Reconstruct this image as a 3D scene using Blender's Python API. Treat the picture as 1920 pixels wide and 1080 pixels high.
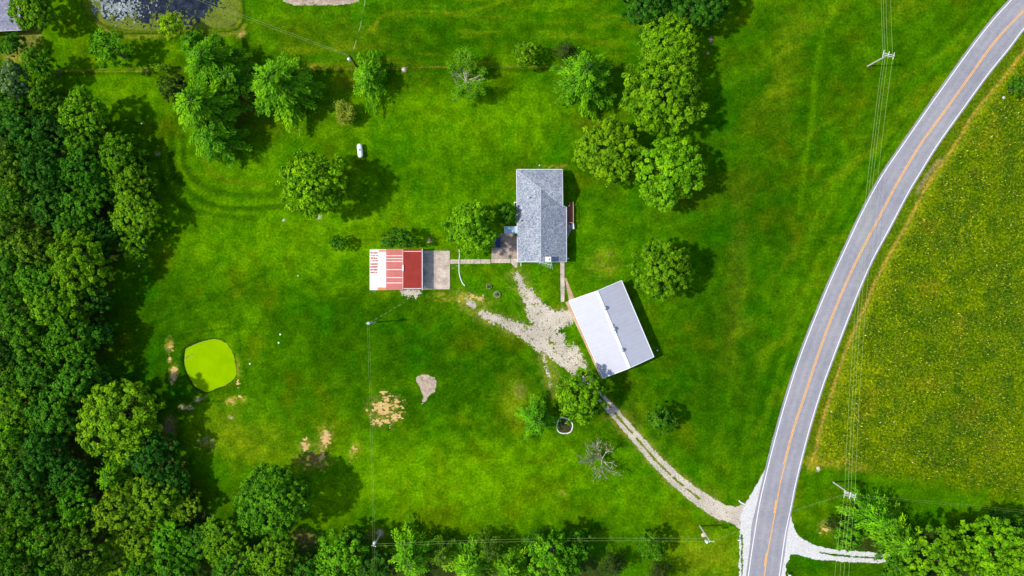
import bpy, math, random
import numpy as np
from mathutils import Vector
# ---------------------------------------------------------------- camera, sky, sun, exposure
for o in list(bpy.data.objects): bpy.data.objects.remove(o)
C = bpy.data.collections.new("place"); bpy.context.scene.collection.children.link(C)
S = bpy.context.scene
H = 160.0          # camera height in metres
K = 0.12           # metres on the ground per photo pixel
cam = bpy.data.cameras.new("camera"); cam.sensor_width = 36; cam.lens = 25.0
cam.clip_start = 1; cam.clip_end = 5000
co = bpy.data.objects.new("camera", cam); C.objects.link(co)
co.location = (0, 0, H); co.rotation_euler = (0, 0, 0); S.camera = co
SUN_EL = math.radians(50); SHADOW_DIR = math.radians(4)      # shadows fall to the right and slightly up
w = bpy.data.worlds.new("World"); S.world = w; w.use_nodes = True
nt = w.node_tree; bg = nt.nodes["Background"]; sky = nt.nodes.new("ShaderNodeTexSky")
sky.sky_type = 'NISHITA'; sky.sun_disc = False; sky.sun_elevation = SUN_EL
sky.sun_rotation = math.radians(90) - (SHADOW_DIR + math.pi)
nt.links.new(sky.outputs[0], bg.inputs[0]); bg.inputs[1].default_value = 0.15
sl = bpy.data.lights.new("sun", 'SUN'); sl.energy = 3.45; sl.angle = math.radians(1.9); sl.color = (1.0, 0.94, 0.83)
so = bpy.data.objects.new("sun", sl); C.objects.link(so)
ldir = Vector((math.cos(SUN_EL)*math.cos(SHADOW_DIR), math.cos(SUN_EL)*math.sin(SHADOW_DIR), -math.sin(SUN_EL)))
so.rotation_euler = ldir.to_track_quat('-Z', 'Y').to_euler(); so.location = (-60, 0, 80)
S.view_settings.view_transform = 'Standard'; S.view_settings.look = 'None'
S.view_settings.exposure = 0.54; S.view_settings.gamma = 1

rnd = random.Random(7)
def P(px, py, z=0.0):
    """point at height z that the photo shows at pixel (px, py)"""
    f = (H - z) / H
    return ((px-960)*K*f, (540-py)*K*f, z)
# ---------------------------------------------------------------- materials
def new_mat(name):
    m = bpy.data.materials.new(name); m.use_nodes = True
    n = m.node_tree.nodes; l = m.node_tree.links; b = n["Principled BSDF"]
    return m, n, l, b
def noise(n, l, scale, detail=4, rough=0.6, vec=None, dim='3D'):
    t = n.new("ShaderNodeTexNoise"); t.inputs["Scale"].default_value = scale
    t.inputs["Detail"].default_value = detail; t.inputs["Roughness"].default_value = rough
    l.new(vec if vec else geo(n).outputs["Position"], t.inputs["Vector"]); return t
def geo(n):
    for x in n:
        if x.bl_idname == "ShaderNodeNewGeometry": return x
    return n.new("ShaderNodeNewGeometry")
def ramp(n, l, src, stops):
    r = n.new("ShaderNodeValToRGB"); e = r.color_ramp.elements
    while len(e) < len(stops): e.new(0.5)
    for k, (p, c) in enumerate(stops): e[k].position = p; e[k].color = (*c, 1) if len(c) == 3 else c
    l.new(src, r.inputs[0]); return r
def mixc(n, l, a, b, fac, mode='MIX'):
    m = n.new("ShaderNodeMix"); m.data_type = 'RGBA'; m.blend_type = mode
    for s, v in ((m.inputs[6], a), (m.inputs[7], b), (m.inputs[0], fac)):
        if hasattr(v, "is_linked"): l.new(v, s)
        elif isinstance(v, (int, float)): s.default_value = v
        else: s.default_value = (*v, 1)
    return m.outputs[2]
def bump(n, l, b, src, strength=0.5, dist=0.1):
    u = n.new("ShaderNodeBump"); u.inputs["Strength"].default_value = strength
    u.inputs["Distance"].default_value = dist
    l.new(src, u.inputs["Height"]); l.new(u.outputs[0], b.inputs["Normal"])
_mc = {}
def plain(name, c, rough=0.7, metal=0.0, var=0.25, scale=3.0, spec=0.3):
    """a base colour broken up by fine noise"""
    if name in _mc: return _mc[name]
    m, n, l, b = new_mat(name)
    t = noise(n, l, scale)
    lo = tuple(x*(1-var) for x in c); hi = tuple(min(1, x*(1+var)) for x in c)
    r = ramp(n, l, t.outputs[0], [(0.3, lo), (0.7, hi)])
    l.new(r.outputs[0], b.inputs["Base Color"])
    b.inputs["Roughness"].default_value = rough; b.inputs["Metallic"].default_value = metal
    b.inputs["Specular IOR Level"].default_value = spec
    _mc[name] = m; return m
def speckle(name, stops, scale=4.0, scale2=0.35, tone=0.35, rough=0.9, bstr=0.6):
    """gravel, soil, concrete: fine grain with broader stains"""
    if name in _mc: return _mc[name]
    m, n, l, b = new_mat(name)
    t = noise(n, l, scale, 6, 0.75); r = ramp(n, l, t.outputs[0], stops)
    t2 = noise(n, l, scale2, 5, 0.65)
    r2 = ramp(n, l, t2.outputs[0], [(0.3, (1-tone,)*3), (0.65, (1, 1, 1))])
    l.new(mixc(n, l, r.outputs[0], r2.outputs[0], 1.0, 'MULTIPLY'), b.inputs["Base Color"])
    b.inputs["Roughness"].default_value = rough; b.inputs["Specular IOR Level"].default_value = 0.2
    bump(n, l, b, t.outputs[0], bstr, 0.05)
    _mc[name] = m; return m
def leafmat():
    m, n, l, b = new_mat("leaves")
    oi = n.new("ShaderNodeObjectInfo"); at = n.new("ShaderNodeAttribute"); at.attribute_name = "tint"
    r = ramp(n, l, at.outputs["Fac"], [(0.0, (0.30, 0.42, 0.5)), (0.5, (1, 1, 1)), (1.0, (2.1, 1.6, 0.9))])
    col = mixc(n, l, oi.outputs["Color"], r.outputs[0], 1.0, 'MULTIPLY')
    l.new(col, b.inputs["Base Color"]); b.inputs["Roughness"].default_value = 0.7
    b.inputs["Specular IOR Level"].default_value = 0.06
    tr = n.new("ShaderNodeBsdfTranslucent"); l.new(col, tr.inputs[0])
    mx = n.new("ShaderNodeMixShader"); mx.inputs[0].default_value = 0.18
    l.new(b.outputs[0], mx.inputs[1]); l.new(tr.outputs[0], mx.inputs[2])
    l.new(mx.outputs[0], n["Material Output"].inputs[0]); return m
M_LEAF = leafmat()
M_BARK = plain("bark", (0.09, 0.085, 0.05), 0.9, var=0.4, scale=5)
M_PALEBARK = plain("weathered_bark", (0.40, 0.37, 0.26), 0.9, var=0.3, scale=5)
def groundmat():
    m, n, l, b = new_mat("grass_and_soil")
    at = n.new("ShaderNodeAttribute"); at.attribute_name = "albedo"
    rg = n.new("ShaderNodeAttribute"); rg.attribute_name = "rough"
    t1 = noise(n, l, 1.9, 6, 0.85); t2 = noise(n, l, 0.42, 6, 0.68); t3 = noise(n, l, 1.7, 4, 0.8)
    r1 = ramp(n, l, t1.outputs[0], [(0.30, (0.22, 0.34, 0.6)), (0.5, (0.95, 0.95, 0.98)), (0.70, (2.3, 1.8, 1.1))])
    r2 = ramp(n, l, t2.outputs[0], [(0.33, (0.60, 0.72, 0.8)), (0.5,(1,1,1)), (0.67, (1.42, 1.22, 1.05))])
    c = mixc(n, l, at.outputs["Color"], r2.outputs[0], 1.0, 'MULTIPLY')
    c = mixc(n, l, c, r1.outputs[0], 0.9, 'MULTIPLY')
    r3 = ramp(n, l, t3.outputs[0], [(0.36, (0.30, 0.38, 0.5)), (0.50, (0.95, 0.95, 0.9)), (0.64, (2.0, 1.7, 1.4))])
    c2 = mixc(n, l, c, r3.outputs[0], 1.0, 'MULTIPLY')
    c = mixc(n, l, c, c2, rg.outputs["Fac"])
    l.new(c, b.inputs["Base Color"]); b.inputs["Roughness"].default_value = 0.95
    b.inputs["Specular IOR Level"].default_value = 0.0
    bump(n, l, b, t1.outputs[0], 0.9, 0.25); return m
# ---------------------------------------------------------------- mesh helpers
class MB:
    def __init__(s): s.v = []; s.f = []
    def add(s, vs, fs):
        k = len(s.v); s.v += [tuple(p) for p in vs]; s.f += [tuple(i+k for i in f) for f in fs]
    def box(s, c, d, rz=0.0):
        cx, cy, cz = c; hx, hy, hz = d[0]/2, d[1]/2, d[2]/2; ca, sa = math.cos(rz), math.sin(rz)
        vs = [(cx+x*ca-y*sa, cy+x*sa+y*ca, cz+z) for z in (-hz, hz) for x, y in ((-hx,-hy),(hx,-hy),(hx,hy),(-hx,hy))]
        s.add(vs, [(3,2,1,0),(4,5,6,7),(0,1,5,4),(1,2,6,5),(2,3,7,6),(3,0,4,7)])
    def prism(s, poly, z0, z1):
        a = sum(poly[i][0]*poly[(i+1)%len(poly)][1]-poly[(i+1)%len(poly)][0]*poly[i][1] for i in range(len(poly)))
        if a < 0: poly = poly[::-1]
        n = len(poly)
        s.add([(p[0],p[1],z0) for p in poly]+[(p[0],p[1],z1) for p in poly],
              [tuple(range(n))[::-1], tuple(range(n,2*n))]+[(i,(i+1)%n,n+(i+1)%n,n+i) for i in range(n)])
    def tube(s, pts, rad, n=6, cap=True):
        pts = [Vector(p) for p in pts]; m = len(pts)
        if isinstance(rad, (int, float)): rad = [rad]*m
        vs = []
        for i in range(m):
            d = (pts[min(i+1,m-1)]-pts[max(i-1,0)]).normalized()
            u = d.cross(Vector((0,0,1)) if abs(d.z) < 0.9 else Vector((1,0,0))).normalized(); v = d.cross(u)
            for k in range(n):
                a = 2*math.pi*k/n; vs.append(pts[i]+(u*math.cos(a)+v*math.sin(a))*rad[i])
        fs = [(i*n+k, i*n+(k+1)%n, (i+1)*n+(k+1)%n, (i+1)*n+k) for i in range(m-1) for k in range(n)]
        if cap: fs += [tuple(range(n))[::-1], tuple((m-1)*n+k for k in range(n))]
        s.add(vs, fs)
    def lathe(s, c, prof, n=16, axis='z'):
        vs = []
        for r, h in prof:
            for k in range(n):
                a = 2*math.pi*k/n
                vs.append((c[0]+r*math.cos(a), c[1]+r*math.sin(a), c[2]+h))
        m = len(prof)
        s.add(vs, [(i*n+k, i*n+(k+1)%n, (i+1)*n+(k+1)%n, (i+1)*n+k) for i in range(m-1) for k in range(n)]
              +[tuple(range(n))[::-1], tuple((m-1)*n+k for k in range(n))])
    def roof(s, V, F, th=0.18):
        """thin roof: top faces, underside and fascia"""
        n = len(V); E = {}
        for f in F:
            for i in range(len(f)): E[(f[i], f[(i+1)%len(f)])] = 1
        fs = [tuple(f) for f in F]+[tuple(i+n for i in f[::-1]) for f in F]
        for (a, b) in E:
            if (b, a) not in E: fs.append((a, a+n, b+n, b))
        s.add(list(V)+[(p[0],p[1],p[2]-th) for p in V], fs)
ORG = {}
def obj(name, mb, mat, parent=None, smooth=False):
    me = bpy.data.meshes.new(name); o = bpy.data.objects.new(name, me)
    off = ORG.get(parent.name, (0,0,0)) if parent else (0,0,0)
    me.from_pydata([(p[0]-off[0], p[1]-off[1], p[2]-off[2]) for p in mb.v], [], mb.f); me.update()
    me.materials.append(mat); C.objects.link(o)
    if smooth: me.polygons.foreach_set("use_smooth", [True]*len(me.polygons))
    if parent: o.parent = parent; ORG[o.name] = off
    else: ORG[o.name] = (0,0,0)
    return o
def tag(o, label=None, cat=None, group=None, kind=None):
    if label: o["label"] = label
    if cat: o["category"] = cat
    if group: o["group"] = group
    if kind: o["kind"] = kind
    return o
def thing(name, label, cat, loc, group=None):
    o = bpy.data.objects.new(name, None); C.objects.link(o); o.location = loc; o.empty_display_size = 0.3
    ORG[o.name] = tuple(loc); return tag(o, label, cat, group)
# ---------------------------------------------------------------- numpy noise and fields
def vnoise(x, y, seed):
    xi = np.floor(x).astype(np.int64); yi = np.floor(y).astype(np.int64); fx = x-xi; fy = y-yi
    fx = fx*fx*(3-2*fx); fy = fy*fy*(3-2*fy)
    def h(a, b):
        k = (a*374761393+b*668265263+seed*1442695041) & 0xffffffff
        k = ((k ^ (k >> 13))*1274126177) & 0xffffffff
        return ((k ^ (k >> 16)) & 0xffff)/65535.0
    return (h(xi,yi)*(1-fx)+h(xi+1,yi)*fx)*(1-fy)+(h(xi,yi+1)*(1-fx)+h(xi+1,yi+1)*fx)*fy
def fbm(x, y, size, seed=1, octv=4):
    r = 0; a = 0.5; t = 0
    for k in range(octv): r = r+a*vnoise(x/size*2**k, y/size*2**k, seed+k*17); t += a; a *= 0.55
    return r/t
def catmull(pts, per=10):
    out = []; p = [pts[0]]+list(pts)+[pts[-1]]
    for i in range(1, len(p)-2):
        for k in range(per):
            t = k/per; a, b, c, d = (np.array(p[j], float) for j in (i-1, i, i+1, i+2))
            out.append(tuple(0.5*((2*b)+(-a+c)*t+(2*a-5*b+4*c-d)*t*t+(-a+3*b-3*c+d)*t**3)))
    out.append(tuple(pts[-1])); return out
def seg_dist(X, Y, pts, radii=None):
    """signed-ish distance in photo pixels to a polyline (minus the radius along it); also arc position"""
    best = np.full(X.shape, 1e9); arc = np.zeros(X.shape); s0 = 0
    for i in range(len(pts)-1):
        ax, ay = pts[i][:2]; bx, by = pts[i+1][:2]; dx, dy = bx-ax, by-ay; L2 = dx*dx+dy*dy+1e-9
        t = np.clip(((X-ax)*dx+(Y-ay)*dy)/L2, 0, 1)
        d = np.hypot(X-(ax+t*dx), Y-(ay+t*dy))
        if radii is not None: d = d-(radii[i]*(1-t)+radii[i+1]*t)
        m = d < best; best = np.where(m, d, best); arc = np.where(m, s0+t*math.sqrt(L2), arc); s0 += math.sqrt(L2)
    return best, arc
def inpoly(X, Y, poly):
    c = np.zeros(X.shape, bool); n = len(poly)
    for i in range(n):
        x1, y1 = poly[i]; x2, y2 = poly[(i+1)%n]
        cond = ((y1 > Y) != (y2 > Y)) & (X < (x2-x1)*(Y-y1)/((y2-y1) if y2 != y1 else 1e-9)+x1); c ^= cond
    return c
def poly_sd(X, Y, poly):
    d, _ = seg_dist(X, Y, list(poly)+[poly[0]]); return np.where(inpoly(X, Y, poly), -d, d)
def sm(x, a, b):
    t = np.clip((x-a)/(b-a), 0, 1); return t*t*(3-2*t)
# road lines traced in photo pixels
ROAD_L = [(2010,-135),(1960,-78),(1925,-36),(1896,0),(1865,34),(1827,82),(1785,140),(1739,205),(1694,270),(1650,336),(1615,402),(1586,464),(1552,539),(1511,640),(1484,717),(1457,809),(1434,900),(1423,950),(1410,1030),(1403,1080),(1392,1160),(1382,1240)]
ROAD_R = [(2075,-100),(2025,-50),(1960,9),(1919,54),(1890,92),(1852,139),(1810,197),(1758,270),(1727,320),(1702,362),(1665,432),(1637,484),(1612,540),(1580,622),(1560,675),(1540,730),(1516,809),(1493,900),(1483,950),(1472,1003),(1461,1080),(1450,1160),(1440,1240)]
ROAD_C = [(2042,-118),(1992,-62),(1945,-10),(1919,20),(1865,78),(1815,147),(1772,207),(1726,270),(1680,347),(1647,410),(1615,470),(1582,540),(1547,627),(1522,700),(1504,755),(1486,809),(1463,900),(1454,950),(1447,988),(1437,1042),(1432,1080),(1421,1160),(1411,1240)]
RC = catmull(ROAD_C, 6)
DITCH = [(1950,60),(1919,97),(1870,160),(1827,212),(1792,270),(1740,345),(1705,412),(1665,482),(1637,537),(1625,567),(1590,647),(1567,715),(1550,765),(1537,809),(1530,842),(1515,878)]
ALGAE = catmull([(346,655),(372,643),(400,637),(420,643),(434,662),(440,690),(440,705),(425,720),(400,730),(385,735),(365,725),(352,705),(344,682),(346,655)], 5)[:-1]
TOPPOND = [(158,-60),(160,-5),(165,22),(190,45),(235,56),(300,58),(370,54),(425,52),(446,40),(448,5),(446,-60)]
WOOD = [(-60,95),(20,150),(110,160),(190,200),(215,260),(275,290),(290,380),(275,470),(215,500),(205,560),(205,640),(190,700),(260,710),(300,750),(315,830),(360,890),(395,960),(450,1005),(560,1010),(700,1030),(1120,1035),(1160,1100),(-60,1140)]
SEWOOD = [(1560,975),(1620,950),(1700,985),(1780,990),(1860,965),(1990,990),(1990,1140),(1690,1140),(1680,1060),(1560,1020)]
# ---------------------------------------------------------------- ground sheet with albedo of grass, dry grass, litter
def axis(lo, hi, step, far):
    a = list(np.arange(lo, hi+step/2, step)); k = step; x = lo; left = []
    while x > -far: k *= 1.6; x -= k; left.append(x)
    k = step; x = hi; right = []
    while x < far: k *= 1.6; x += k; right.append(x)
    return np.array(left[::-1]+a+right)
gx = axis(-122, 122, 0.42, 1500); gy = axis(-70, 70, 0.42, 1500)
GX, GY = np.meshgrid(gx, gy); PX = GX/K+960; PY = 540-GY/K
def blob(cx, cy, rx, ry, ang=0, wob=0.35, seed=3, soft=0.6):
    a = math.radians(ang); dx, dy = PX-cx, PY-cy
    u = (dx*math.cos(a)+dy*math.sin(a))/rx; v = (-dx*math.sin(a)+dy*math.cos(a))/ry
    d = np.hypot(u, v)+wob*(fbm(PX, PY, 22, seed)-0.5)*2
    return 1-sm(d, 1-soft, 1+soft*0.4)
def put(col, c, m): return col*(1-m[..., None])+np.array(c)*m[..., None]
n_a = fbm(PX, PY, 150, 11); n_b = fbm(PX, PY, 60, 23); n_c = fbm(PX, PY, 24, 37); n_d = fbm(PX, PY, 9, 51, 3)
rd, rarc = seg_dist(PX, PY, RC)
side = inpoly(PX, PY, RC+[(1411,3000),(9000,3000),(9000,-3000),(2042,-3000)])     # east of the road
G_DARK, G_MID, G_PALE = (0.020, 0.080, 0.0004), (0.044, 0.140, 0.0005), (0.100, 0.245, 0.0006)  # deep, middle and pale grass colours
G_OLIVE = (0.088, 0.115, 0.003); G_BLUE = (0.012, 0.125, 0.004); DRY = (0.44, 0.28, 0.10); G_YEL = (0.20, 0.26, 0.005)
col = np.zeros(PX.shape+(3,))+np.array(G_MID)
col = put(col, G_DARK, sm(n_a+0.35*(n_b-0.5), 0.46, 0.75)*0.8)
col = put(col, G_PALE, sm(n_b*0.6+n_c*0.4, 0.50, 0.74)*0.55)
n_e = fbm(PX, PY, 80, 211); n_f = fbm(PX, PY, 16, 213, 4); n_g = fbm(PX, PY, 34, 215, 4)
G_VIV = (0.010, 0.118, 0.0005); OLV = (0.085, 0.105, 0.0008)
# broad tone of the lawn: paler in the middle and along the bottom, deep green beside the wood and towards the road
for (x, y, rx, ry, a, c, s) in [
    (880,225,330,75,0,G_PALE,.75),(720,420,330,110,0,G_PALE,.60),(830,900,330,95,0,G_PALE,.95),(1180,900,180,70,25,G_PALE,.55),
    (440,330,170,90,10,G_PALE,.35),(520,450,190,70,0,G_PALE,.35),(200,150,150,70,0,G_PALE,.45),(450,820,110,60,20,G_YEL,.45),
    (640,920,90,50,0,G_PALE,.6),(1330,1040,90,50,0,G_YEL,.55),(1040,560,160,80,0,G_PALE,.30),(140,40,60,70,0,G_PALE,.35),
    (860,80,330,60,0,G_DARK,.40),(600,60,160,50,0,G_OLIVE,.30),(1100,60,120,60,0,G_PALE,.3),(760,630,260,90,0,G_DARK,.60),
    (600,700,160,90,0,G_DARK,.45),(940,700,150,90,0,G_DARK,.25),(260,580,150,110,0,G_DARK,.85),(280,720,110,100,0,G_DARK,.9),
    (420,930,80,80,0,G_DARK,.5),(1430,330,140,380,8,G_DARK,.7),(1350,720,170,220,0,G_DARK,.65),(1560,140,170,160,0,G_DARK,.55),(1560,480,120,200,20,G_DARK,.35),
    (1470,130,30,150,6,G_YEL,.28),(1380,560,34,200,4,G_OLIVE,.3),(1510,60,30,90,20,G_YEL,.15),(1520,480,60,220,18,G_PALE,.2),
    (480,200,160,70,0,G_OLIVE,.35),(640,140,120,30,0,G_OLIVE,.6),(1120,230,90,30,0,G_OLIVE,.6),(350,470,130,40,0,G_PALE,.25),
    (1290,350,120,60,0,G_OLIVE,.35),(970,760,40,60,0,G_YEL,.5),(975,735,14,18,0,DRY,.25),(1180,780,60,30,0,G_OLIVE,.5)]:
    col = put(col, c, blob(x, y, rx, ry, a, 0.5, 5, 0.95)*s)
col = put(col, G_VIV, sm(n_e*.5+n_g*.5, 0.50, 0.72)*0.45); col = put(col, OLV, sm(1-n_e*.5-n_g*.5, 0.54, 0.74)*0.38)
col = col*(0.86+0.26*sm(n_f, 0.35, 0.65))[..., None]
# mowing lines that follow the road
strk = fbm(rd*0.8+PX*0.35+n_b*30, rarc*0.09, 14, 71, 3); lawn_e = sm(PX, 1260, 1420)*(~side)
col = put(col, G_YEL, sm(strk, 0.50, 0.85)*lawn_e*0.22); col = put(col, G_DARK, sm(1-strk, 0.50, 0.85)*lawn_e*0.35)
hs = fbm(PX*0.12+n_b*6, PY, 10, 73, 3); top = (1-sm(PY, 120, 150))*sm(PX, 440, 500)*(1-sm(PX, 1150, 1400))
col = put(col, G_YEL, sm(hs, 0.5, 0.85)*top*0.28); col = put(col, G_DARK, sm(1-hs, 0.5, 0.85)*top*0.4)
_strk = True
def stroke(pts, wd, c, s, soft=1.0, seed=9, nz=0.7):
    global col
    d, _ = seg_dist(PX, PY, catmull(pts, 6)); m = 1-sm(d, wd*(1-soft*0.6), wd*(1+soft*0.6))
    col = put(col, c, m*s*np.clip(1-nz+nz*2*fbm(PX, PY, 16, seed), 0, 1))
stroke([(322,250),(322,310),(345,350),(385,378),(440,390),(520,388),(560,395)], 6, (0.008,0.05,0.001), .6)
stroke([(345,255),(345,300),(365,335),(405,358),(450,366),(520,364)], 6, (0.008,0.05,0.001), .55)
stroke([(300,260),(305,330),(340,385),(400,402),(480,410)], 5, (0.008,0.05,0.001), .45)
stroke([(380,290),(395,320),(430,340),(500,345)], 5, G_OLIVE, .4)
stroke([(335,270),(340,320),(375,362),(430,382),(520,378)], 4, G_PALE, .6)
stroke([(190,632),(270,615),(320,590),(360,572),(395,560),(430,545),(500,512)], 4.5, (0.008,0.06,0.001), .42, 1, 9, .9)
stroke([(318,632),(380,622),(442,616),(450,650),(462,735),(400,752),(330,748)], 1.6, (0.010,0.05,0.002), .6)
stroke([(115,133),(300,132),(480,131),(700,129),(900,126),(1180,126)], 1.6, (0.24,0.20,0.01), .5)
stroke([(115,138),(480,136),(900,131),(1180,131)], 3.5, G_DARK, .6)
stroke([(596,570),(640,566),(680,565)], 3, G_DARK, .6); stroke([(690,10),(704,14),(702,24),(690,24)], 1.8, G_DARK, .8)
stroke([(680,70),(720,30),(780,20),(870,22),(980,-10)], 3, G_YEL, .25); stroke([(700,60),(710,35)], 4, G_YEL, .4)
for off, wd_, c_, s_ in ((-52,4,G_PALE,.30),(-60,3,G_DARK,.35),(-74,5,G_PALE,.22),(-92,5,G_DARK,.30),(-112,6,G_PALE,.20),(-40,3,G_YEL,.25)):
    o_ = [(x+off*(1+0.0006*(540-y)), y-off*0.25) for x, y in ROAD_C[2:17]]; d_, _ = seg_dist(PX, PY, o_)
    col = put(col, c_, (1-sm(d_+5*(n_d-.5), wd_*.4, wd_*1.7))*s_*(~side)*np.clip(fbm(PX, PY, 60, 301+int(wd_))*2.2-.5, 0, 1))
for p_, wd_, c_, s_ in (([(1575,-10),(1545,60),(1528,140),(1522,230),(1508,310),(1500,400)],5,G_PALE,.38),([(1590,-10),(1562,60),(1545,140),(1540,230)],5,G_DARK,.4),([(1560,350),(1538,390),(1520,430)],3,G_PALE,.4),([(1405,500),(1385,620),(1365,760)],5,G_PALE,.25),([(1420,560),(1400,700),(1385,860)],3,G_DARK,.35),([(1390,560),(1378,700)],4,G_DARK,.3)):
    stroke(p_, wd_, c_, s_, 1.3, 31, .5)
# rough meadow east of the road
msd = poly_sd(PX, PY, [(1500,880),(1560,878),(1720,905),(1990,960),(1990,1200),(1400,1200),(1490,960)])+40*(n_c-.5)
mead = side & (msd > -14)
mead = mead & (rd > 26)
mn = fbm(PX, PY, 90, 81); mn2 = fbm(PX, PY, 30, 83)
mcol = np.zeros(PX.shape+(3,))+np.array((0.085, 0.152, 0.001))
mcol = put(mcol, (0.16, 0.225, 0.001), sm(mn, 0.45, 0.75)*0.7); mcol = put(mcol, (0.035, 0.090, 0.003), sm(1-mn2, 0.48, 0.7)*0.75)
mcol = put(mcol, (0.16, 0.14, 0.006), sm(n_b, 0.60, 0.8)*0.4)
inner = sm(rd+30*(n_c-.5), 44, 78)
verge = put(np.zeros(PX.shape+(3,))+np.array((0.075,0.140,0.003)), G_OLIVE, sm(n_c, 0.45, 0.7)*0.8)
mcol = verge*(1-inner[..., None])+mcol*inner[..., None]
msoft = sm(msd, -14, 34); col = np.where(mead[..., None], col*(1-msoft[..., None])+mcol*msoft[..., None], col)
rough = np.where(mead, 0.12+(0.43+0.45*inner)*msoft, 0.12)
stroke([(x+7, y) for x, y in DITCH], 9, G_YEL, .55, 1, 12, .6)
stroke(DITCH, 2.4, (0.34,0.22,0.04), .85, 1, 15, .55)
stroke([(1762,300),(1745,320),(1720,360)], 4, (0.30,0.22,0.10), .6, 1, 17, .9)
stroke([(1800,470),(1794,440),(1797,425),(1812,418)], 3, (0.02,0.07,0.002), .8, 1, 3, .3)
stroke([(1806,465),(1801,442),(1806,428),(1820,422)], 3, G_YEL, .7, 1, 3, .3)
col = put(col, (0.10,0.16,0.003), (1-sm(rd, 30, 38))*side*0.5)
# dry and bare grass
def dry(cx, cy, rx, ry, a=0, s=.9, c=DRY, thr=0.50, size=4.5):
    global col
    m = blob(cx, cy, rx, ry, a, 0.4, 19, 0.7); k = fbm(PX, PY, size, 91, 3)
    col = put(col, G_YEL, m*0.55*s); col = put(col, c, m*sm(k, thr-0.03, thr+0.10)*s)
dry(722,768,36,34,20,.35); dry(608,822,18,28,15,.4); dry(572,835,12,16,0,.35)
dry(612,815,6,8,0,1,(0.55,0.38,0.22),.3); dry(600,868,10,16,20,.8); dry(668,845,12,24,25,.5,(0.34,0.26,0.03)); dry(610,805,16,10,0,.6,(0.36,0.28,0.03))
dry(585,865,34,18,0,.8,(0.20,0.12,0.05)); dry(325,700,8,20,5,.95); dry(318,645,8,16,0,.55); dry(318,674,4,5,0,1); dry(348,764,14,5,8,.9,(0.5,0.36,0.26))
dry(376,748,12,4,-10,.8,(0.4,0.33,0.26)); dry(432,756,10,8,20,.75); dry(432,782,6,4,10,1,(0.55,0.42,0.28)); dry(316,800,9,16,8,.9,(0.40,0.28,0.22),.42)
dry(318,812,14,34,0,.7,(0.13,0.08,0.05),.3); dry(446,690,5,26,-5,.5,(0.3,0.24,0.04)); dry(448,750,24,8,0,.5,(0.34,0.28,0.04)); dry(330,880,22,50,-35,.6,(0.11,0.075,0.04),.3)
dry(455,195,22,36,20,.75,(0.11,0.07,0.03),.25); dry(880,560,60,10,8,.45,(0.34,0.30,0.05)); dry(835,556,40,12,0,.5,(0.3,0.27,0.04)); dry(452,65,10,6,-35,.8)
dry(1385,500,20,180,4,.10,(0.20,0.16,0.02)); dry(1040,312,26,5,0,.8,(0.34,0.24,0.03),.4); dry(1130,497,34,34,0,.35,(0.26,0.22,0.03)); dry(590,124,22,6,0,.6,(.3,.2,.03))
dry(1055,925,7,7,0,.6,(0.4,0.36,0.05)); dry(1548,990,14,16,60,.8,(0.42,0.30,0.12)); dry(1534,880,6,6,0,.9,(0.6,0.5,0.3)); dry(1570,870,60,12,6,.5,(0.28,0.17,0.03)); dry(700,1002,60,10,0,.6,(0.16,0.10,0.05))
dry(575,1010,30,20,0,.7,(0.13,0.08,0.05),.3); dry(50,75,26,30,0,.6,(0.16,0.13,0.04),.3); dry(30,105,30,12,0,.7,(0.26,0.2,0.04),.3); dry(73,60,4,14,0,.8,(0.4,0.3,0.14)); dry(270,132,12,4,0,1)
dry(757,130,4,4,0,1,(0.65,0.5,0.4),.2); dry(598,407,4,5,30,1,(0.6,0.5,0.35),.3); dry(532,413,3,3,0,1,(0.6,0.5,0.4),.2); dry(806,450,6,5,0,.9,(0.6,0.5,0.3),.4); dry(222,180,7,4,0,.6)
dry(293,288,8,5,0,.7,(0.4,0.3,0.2),.45); dry(1333,75,3,5,0,1,(0.5,0.3,0.25),.2); dry(713,1000,7,7,0,1,(0.55,0.42,0.3),.2); dry(1540,865,60,14,0,.5,(.26,.18,.02)); dry(385,830,20,14,0,.5,(.3,.25,.12))
for pts_ in ([(968,515),(1000,575),(1015,600),(1064,590)],[(868,560),(905,590),(960,612),(1012,632),(1062,665),(1100,712)],[(1012,640),(1030,690),(1040,730)],[(1142,762),(1195,823),(1270,902),(1350,959)]):
    d_, _ = seg_dist(PX, PY, pts_); col = put(col, (0.24,0.24,0.03), (1-sm(d_+22*(n_d-0.5), 8, 24))*0.38)
# leaf litter under the woods
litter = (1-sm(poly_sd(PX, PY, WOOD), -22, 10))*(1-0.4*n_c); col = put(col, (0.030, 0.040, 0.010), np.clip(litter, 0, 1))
litter = (1-sm(poly_sd(PX, PY, SEWOOD), -16, 8))*0.9; col = put(col, (0.030, 0.045, 0.008), np.clip(litter, 0, 1))
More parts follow.
